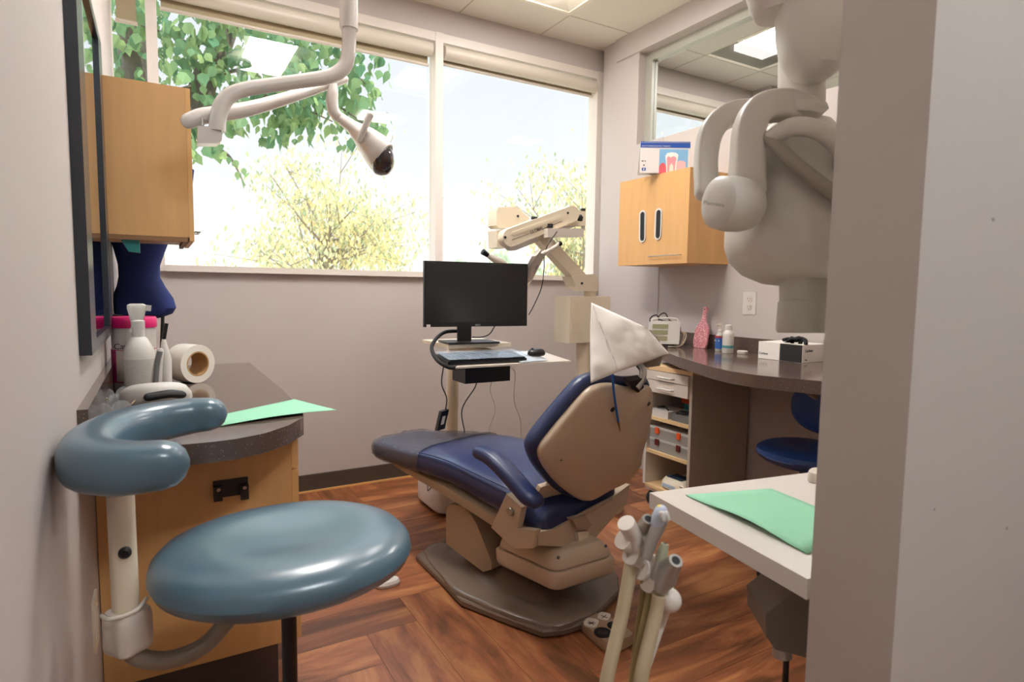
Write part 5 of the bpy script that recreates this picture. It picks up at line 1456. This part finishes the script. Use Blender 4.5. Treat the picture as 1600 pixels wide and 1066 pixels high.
bm = bmesh.new(); obox(bm, (2.44, 2.33, .1925), (1, 0, 0), (0, 1, 0), (0, 0, 1), .04, .052, .002); obj('display', bm, mat('dark blue display', '#2f4258', .25), t)
bm = bmesh.new(); obox(bm, (2.372, 2.34, .15), (0, 1, 0), (1, 0, 0), (0, 0, 1), .045, .0025, .010); obj('nameplate', bm, mat('pale blue strip', '#a9bccb', .4), t)
cable('cable', 'cream cable coiled beside the electronic device on the bottom shelf', [(2.40, 2.22, .132), (2.37, 2.25, .15), (2.39, 2.28, .165), (2.37, 2.23, .175), (2.42, 2.21, .14)], .004, M_cream)

# ------------------------------------------------------------ blue operator stool on the right
sx, sy = 2.45, 1.60
t = thing('operator_stool', 'royal blue operator stool with backrest at the right by the worktop', 'stool', (sx, sy, 0))
bm = bmesh.new(); loft(bm, [ring((sx, sy, z), (1, 0, 0), (0, 1, 0), .205 * k, .20 * k, 44, 2.2) for z, k in ((.455, .55), (.462, .78), (.480, .93), (.502, 1.0), (.520, .98), (.532, .90), (.538, .75), (.536, .4), (.535, .1))])
M_royal = mat('royal blue vinyl', '#2d4c8a', .35, bump=.05, bscale=250)
obj('seat', bm, M_royal, t)
obj('seat_piping', (lambda b: (tube(b, [(sx + cos(a) * .2035, sy + sin(a) * .1985, .497) for a in [2 * pi * i / 40 for i in range(41)]], .0025, smooth=False, n=6), b)[-1])(bmesh.new()), mat('blue piping', '#3c5a96', .4), t)
bn = Vector((.80, -.35, .10)).normalized(); bc = Vector((2.60, 1.58, .695))
su = Vector((.40, -.91, 0)).normalized(); nb = su.cross(Vector((0, 0, 1))).normalized()
bm = bmesh.new(); loft(bm, [ring(bc + nb * h, su, (0, 0, 1), .175 * k, .125 * k, 40, 2.3) for h, k in ((-.03, .6), (-.024, .85), (-.01, .98), (.008, 1.0), (.022, .93), (.03, .75), (.032, .4))])
obj('backrest', bm, M_royal, t)
obj('back_bar', TB([bc + Vector((.03, 0, -.05)), bc + Vector((.06, -.01, -.15)), (sx + .12, sy - .01, .44), (sx, sy, .44)], .014), M_black, t)
obj('cylinder', CY((sx, sy, .10), (sx, sy, .455), .024), M_black, t)
obj('cylinder_skirt', LT([(.07, .0), (.05, .05), (.03, .10)], (sx, sy, .075)), M_black, t)
for k in range(5):
    a = 2 * pi * k / 5 + 3.24
    tip = Vector((sx + cos(a) * .285, sy + sin(a) * .285, .075))
    l = obj('leg', TB([(sx, sy, .10), tip], [.022, .015], smooth=False), M_black, t)
    c_ = obj('caster_stem', CY(tip + Vector((0, 0, -.045)), tip, .008), M_steel, t)
    obj('caster', CY(tip + Vector((-.016, 0, -.048)), tip + Vector((.016, 0, -.048)), .027), M_rubber, c_)

# white armrest pad of a second unit showing above the tray
bm = bmesh.new()
qa = Vector((1.3500,0.8460,0.7750)); loft(bm, [ring(Vector((qa.x, qa.y, z)), (.94, .34, 0), (-.34, .94, 0), .032 * k, .022 * k, 24, 3) for z, k in ((.7605, .95), (.764, 1.0), (.779, 1.0), (.784, .94))])
tag(obj('tray_holder', bm, M_whitep), 'cream rounded holder at the back edge of the instrument tray table', 'holder')

# ================================================================== INSTRUMENT TRAY TABLE
TZ = .76
pa, pb, pc = Vector((0.9310,0.9750,0.7600)), Vector((0.8640,0.5510,0.7600)), Vector((1.4150,0.8950,0.7600))
dl = (pb - pa).normalized(); dr = Vector((-dl.y, dl.x, 0)) if (-dl.y) * 1 > 0 else Vector((dl.y, -dl.x, 0))
dr = (pc - pa); dr.z = 0; dr.normalize()
WL, WD = .52, .43
E0 = pa; E1 = pa + dl * WD; E2 = E1 + dr * WL; E3 = pa + dr * WL
E2.y = max(E2.y, .535)
t = thing('instrument_table', 'white instrument tray table at the lower right with green paper on it', 'tray table', ((E0 + E2) / 2).to_tuple()[:2] + (0,))
bm = bmesh.new(); prism(bm, [E0, E1, E2, E3], (0, 0, -.034)); obj('top', bm, M_white, t, bevel=.004, seg=3)
gc = Vector((0.9688,0.6551,0.6236))
bm = bmesh.new(); prism(bm, [(0.9623,0.6467,0.7367), (1.0007,0.6242,0.7372), (1.0093,0.6153,0.6976), (1.0047,0.6036,0.5496), (0.9335,0.6475,0.5713), (0.9194,0.6579,0.5938), (0.9196,0.6616,0.6337), (0.9460,0.6485,0.6568), (0.9603,0.6417,0.6741)], fwd * .12 + Vector((.02, 0, 0)))
obj('support_housing', bm, mat('warm grey casting', '#7a7067', .45), t, bevel=.008, seg=3)
obj('ferrule', CY((0.9609,0.6539,0.5632), (0.9604,0.6526,0.5470), .017), M_chrome, t)
obj('leg_rod', CY((0.9851,0.6605,0.5375), (Vector((0.9871,0.6593,0.5375)) * Vector((1, 1, 0))) + Vector((0, 0, .03)), .0055), M_black, t)
col = Vector((1.0625,0.6622,0.5436))
obj('column', CY((col.x + .05, col.y - .02, .04), (col.x + .05, col.y - .02, TZ - .036), .03), M_cream, t)
obj('foot', LT([(.12, 0), (.12, .02), (.05, .04)], (col.x + .05, col.y - .02, 0.0)), M_cream, t)
obj('hose', TB([(1.0043,0.6993,0.6940), (1.0065,0.6951,0.6637), (1.0142,0.6882,0.6396)], .004), M_grey, t)
gp = [(0.9860,0.9210,0.7600), (0.9440,0.6040,0.7600), (1.1580,0.6420,0.7600), (1.1920,0.8590,0.7600)]
paper('green_paper', 'mint green paper sheet on the white tray table at lower right', gp, TZ + .0012, lambda u, v: .001 + .010 * (max(0, sin(pi * (u - .05))) ** 2) * (1 - v) ** 3)

# ------------------------------------------------------------ suction handpieces on hoses
def hose(name, label, pts, r, m=M_hose): return tag(obj(name, TB(pts, r, n=16), m), label, 'hose')
HD = .86
floor_pts = lambda p: p
# holder arm behind them carrying the handpieces
hb = thing('handpiece_holder', 'cream holder bar with round clips for the dental handpieces', 'holder', (0.5880,0.6166,0.8020))
prev = None
for k, (a, b_, d_) in enumerate((((0.5708,0.6317,0.8534), (0.5908,0.6410,0.8314), .0135), ((0.5803,0.6241,0.8327), (0.6015,0.6330,0.8131), .0145), ((0.5907,0.6160,0.8120), (0.6130,0.6245,0.7947), .0145), ((0.5933,0.6014,0.7979), (0.6149,0.6102,0.7793), .0135))):
    a, b_ = Vector(a), Vector(b_)
    obj('clip', TB([a + rgt * -.012, b_ + rgt * .004], [d_, d_ * .95], smooth=False, n=26, p=2.6), M_whitep, hb)
    prev = b_
obj('bar', TB([(0.5920,0.6521,0.8328), (0.6244,0.6277,0.7770)], .010, smooth=False), M_whitep, hb)
tail = Vector((0.6009,0.5834,0.7781))
bm = bmesh.new(); bmesh.ops.create_icosphere(bm, subdivisions=4, radius=.0165, matrix=Matrix.Translation(tail)); obj('end_ball', bm, M_whitep, hb)
obj('support_arm', TB([tail, (0.6058,0.6004,0.7434), (0.5825,0.5982,0.6993), (0.5602,0.5950,0.6519), (0.5471,0.5932,0.5544)], .0075), M_whitep, hb)

def valve(label, pts, rads, m=M_chrome, tipm=M_blackm, hole=True):
    t = thing('handpiece', label, 'handpiece', pts[0], group='handpieces in the holder')
    obj('body', TB(pts, rads, n=24, smooth=False), m, t)
    if hole:
        a, b_ = Vector(pts[-2]), Vector(pts[-1]); d = (b_ - a).normalized()
        obj('bore', LT([(rads[-1] * .62, 0), (rads[-1] * .62, .0006)], b_, d, 24), tipm, t)
    return t
t = valve('cream cylinder-topped suction handpiece, leftmost in the holder', [(0.5766,0.6269,0.8399), (0.5740,0.6300,0.8562), (0.5706,0.6292,0.8628), (0.5554,0.6261,0.8826)], [.009, .013, .0125, .0125], M_whitep, hole=False)
t = valve('grey open-ended suction handpiece, second from the left', [(0.5829,0.6332,0.8228), (0.5886,0.6327,0.8522), (0.5887,0.6281,0.8652), (0.5846,0.6129,0.8872)], [.008, .0105, .011, .0085])
obj('thumb_valve', LT([(.006, 0), (.006, .012), (.004, .014)], (0.5868,0.6203,0.8572), -fwd, 16), M_chrome, t)
t = valve('grey air-water syringe with pale blue head and yellow button', [(0.5743,0.6046,0.8361), (0.5820,0.6025,0.8601), (0.5902,0.5995,0.8788), (0.5944,0.5981,0.8895)], [.008, .0085, .010, .0095], hole=False)
obj('head', TB([(0.5903,0.5997,0.8824), (0.5930,0.5992,0.8930), (0.5947,0.5990,0.9010)], [.010, .0115, .009], smooth=False, round_ends=True, n=20), mat('pale blue plastic', '#b8bfcf', .35), t)
obj('button', TB([(0.5860,0.5861,0.8952), (0.5848,0.5876,0.9030)], .004, smooth=False, round_ends=True), M_white, t)
obj('button', TB([(0.5949,0.5866,0.8943), (0.5936,0.5880,0.9012)], .004, smooth=False, round_ends=True), M_white, t)
obj('yellow_button', LT([(.004, 0), (.004, .006), (.002, .007)], (0.5933,0.6000,0.9028), (0, 0, 1), 16), mat('yellow plastic', '#e0c63a', .4), t)
t = valve('green-tipped saliva ejector handpiece in the middle of the holder', [(0.5926,0.6022,0.8015), (0.5971,0.6014,0.8204), (0.5997,0.6007,0.8285)], [.008, .009, .0085], hole=False)
obj('tip', TB([(0.5989,0.6010,0.8276), (0.6007,0.6008,0.8356), (0.6051,0.5998,0.8518)], [.0085, .0085, .0055], smooth=False, n=20), mat('sage plastic', '#a3a288', .4), t)
obj('tip_bore', LT([(.0025, 0), (.0025, .0008)], (0.6051,0.5998,0.8523), (.1, 0, 1), 14), M_blackm, t)
t = valve('wide grey suction handpiece, rightmost in the holder', [(0.5820,0.5845,0.7944), (0.5901,0.5814,0.8120), (0.5915,0.5764,0.8292), (0.5885,0.5624,0.8464)], [.008, .0150, .0145, .0095])
hose('suction_hose', 'thick beige hose hanging at the left of the handpiece group', [(0.5785,0.6367,0.8319), (0.5668,0.6290,0.8017), (0.5500,0.6224,0.7525), (0.5330,0.6170,0.7134), (0.5142,0.6113,0.6623), (0.5050,0.6179,0.5538)], .0095)
hose('suction_hose', 'thick beige hose hanging at the right of the handpiece group', [(0.5818,0.5841,0.7900), (0.5781,0.5842,0.7681), (0.5608,0.5790,0.7300), (0.5419,0.5736,0.6802), (0.5341,0.5791,0.5699)], .0095)
hose('thin_hose', 'thin olive hose between the two thick hoses, left one', [(0.5854,0.6198,0.8201), (0.5817,0.6176,0.7748), (0.5745,0.6166,0.7203), (0.5634,0.6155,0.6431), (0.5523,0.6119,0.5388)], .004, mat('olive hose', '#8d7a50', .5))
hose('thin_hose', 'olive hose between the two thick hoses, right one', [(0.5943,0.6129,0.8021), (0.5813,0.6050,0.7619), (0.5654,0.5988,0.7228), (0.5526,0.5999,0.6562), (0.5418,0.5963,0.5543)], .006, bpy.data.materials['olive hose'])

# ================================================================== X-RAY HEAD
XD_ = 1.08
t = thing('xray_unit', 'large greige wall-mounted dental x-ray head at the upper right', 'x-ray unit', (0.9801,0.6794,1.1806))
def ell(px, a, b_, ux, uz, n=36, p=2.0): return ring(Vector(px), ux, uz, a, b_, n, p)
UPc = u2.copy()
# upper arm tube end cap, shoulder joint and vertical column
bm = bmesh.new()
loft(bm, [ell((0.9602,0.7518,1.8059), .035, .04, rgt, fwd), ell((0.9633,0.7445,1.7491), .045, .045, rgt, fwd), ell((0.9691,0.7377,1.7150), .044, .045, rgt, fwd), ell((0.9706,0.7352,1.6980), .036, .04, rgt, fwd), ell((0.9723,0.7334,1.6889), .02, .02, rgt, fwd)])
obj('arm_end', bm, M_xray, t)
bm = bmesh.new()
loft(bm, [ell((1.0049,0.7002,1.7845), .055, .05, rgt, fwd), ell((1.0057,0.6933,1.7175), .062, .055, rgt, fwd), ell((1.0059,0.6877,1.6617), .060, .056, rgt, fwd, p=2.3), ell((1.0055,0.6836,1.6171), .054, .054, rgt, fwd, p=2.3), ell((1.0057,0.6811,1.5925), .042, .046, rgt, fwd), ell((1.0062,0.6795,1.5791), .02, .025, rgt, fwd)])
obj('shoulder_cover', bm, M_xray, t)
bm = bmesh.new()
loft(bm, [ell((1.0544,0.7424,1.6798), .040, .045, rgt, fwd), ell((1.0497,0.7337,1.5607), .040, .045, rgt, fwd), ell((1.0490,0.7320,1.5393), .038, .043, rgt, fwd)])
obj('vertical_column', bm, M_xray, t)
# fork: elbow cover and two prongs coming down to the pivot
def strap(pts, w_, th, name, m=M_xray):
    bm = bmesh.new(); tube(bm, pts, w_, n=28, up=fwd, r2=th, p=4.5, k=8, round_ends=True); return obj(name, bm, m, t)
strap([(1.0314,0.7072,1.5375), (0.9765,0.7163,1.5388), (0.9310,0.7302,1.5273), (0.9134,0.7374,1.4955), (0.9089,0.7351,1.4447), (0.9050,0.7314,1.3826)], [.022, .026, .026, .026, .027, .030], .9, 'fork_arm')
strap([(0.9853,0.7699,1.5454), (0.9500,0.8135,1.5410), (0.9196,0.8283,1.5103), (0.9006,0.8223,1.4534), (0.8840,0.8026,1.3900)], [.020, .022, .022, .020, .020], .9, 'fork_arm')
bm = bmesh.new()
loft(bm, [ell((1.0004,0.7142,1.5421), .058, .03, rgt, fwd, p=2.3), ell((1.0002,0.7136,1.5341), .060, .032, rgt, fwd, p=2.3), ell((0.9958,0.7150,1.5226), .052, .030, rgt, fwd, p=2.3), ell((0.9916,0.7168,1.5156), .02, .015, rgt, fwd)])
obj('elbow_cover', bm, M_xray, t)
# pivot drum
pv = Vector((0.8197,0.7266,1.3572)); pd = (rgt * .93 + fwd * .36).normalized(); pu = pd.cross(u2).normalized()
bm = bmesh.new()
loft(bm, [ring(pv + pd * h - pu * 0, pu, u2, a, a * 1.0, 36) for h, a in ((0, .02), (.002, .036), (.008, .044), (.03, .047), (.055, .046), (.075, .040), (.085, .030))])
obj('pivot_cap', bm, M_xray, t)
# faint lettering on cap
pc_ = pv + pd * .0 + u2 * .0
text('lettering', 'Planmeca', .009, Vector((0.7684,0.7034,1.3471)), (rgt + u2 * -.12), u2, mat('grey print', '#7d756b', .5), t, depth=.0003)
# head body: large rounded housing
bm = bmesh.new()
rows = []
for px, py, a, b_ in ((1248, 185, .02, .02), (1246, 192, .055, .06), (1240, 215, .080, .085), (1236, 250, .098, .105), (1236, 300, .112, .118), (1240, 345, .120, .122), (1242, 375, .124, .122), (1246, 400, .120, .118), (1252, 420, .104, .105), (1258, 434, .075, .08), (1262, 441, .03, .03)):
    rows.append(ell((1.0789,0.7593,1.4022) if False else (Vector(fwd) * (XD_ + .09) + rgt * ((px - 800) / 945.6 * (XD_ + .09)) + u2 * ((533 - py) / 945.6 * (XD_ + .09)) + Vector((0, 0, CAM_H))), a, b_, rgt, fwd, 44, 2.6))
loft(bm, rows)
obj('head_housing', bm, M_xray, t)
# grab handle loop on top
obj('grab_handle', TB([(0.9284,0.7033,1.4739), (0.9442,0.6721,1.4877), (0.9816,0.6495,1.4807), (1.0205,0.6354,1.4509), (1.0347,0.6347,1.4091)], [.014, .016, .016, .015, .015], n=22, round_ends=True), M_xray, t)
obj('grab_band', TB([(0.9296,0.7148,1.4797), (0.9332,0.6800,1.4431), (0.9624,0.6536,1.4077), (0.9972,0.6303,1.3779), (1.0349,0.6188,1.3668)], [.016, .02, .02, .02, .02], n=22, r2=.6), mat('greige band', '#8f867b', .4), t)
# cone / collimator pointing down
bm = bmesh.new()
loft(bm, [ell((1.0563,0.7108,1.2456), .046, .046, rgt, fwd, p=2.2), ell((1.0536,0.7071,1.1916), .044, .044, rgt, fwd, p=2.2), ell((1.0525,0.7075,1.1891), .0455, .0455, rgt, fwd, p=2.2), ell((1.0512,0.7076,1.1819), .0455, .0455, rgt, fwd), ell((1.0467,0.7059,1.1374), .046, .046, rgt, fwd), ell((1.0465,0.7054,1.1314), .043, .043, rgt, fwd)])
obj('cone', bm, mat('pale xray cone', '#b6b1a8', .3), t)
wa = Vector((1.0261,0.7099,1.7728))
obj('wall_arm', TB([wa, wa + Vector((.16, .0, .0)), wa + Vector((.30, -.10, 0)), (wa.x + .34, .56, wa.z)], .035, n=20), M_xray, t)
obj('wall_plate', B(wa.x + .26, wa.x + .42, .526, .56, wa.z - .12, wa.z + .12), M_xray, t, bevel=.01)
tag(obj('dark_strip', B(2.80, 2.818, 1.915, 1.935, 1.16, 1.42), M_black, bevel=.002), 'narrow black strip on the right wall behind the x-ray cone', 'strip')
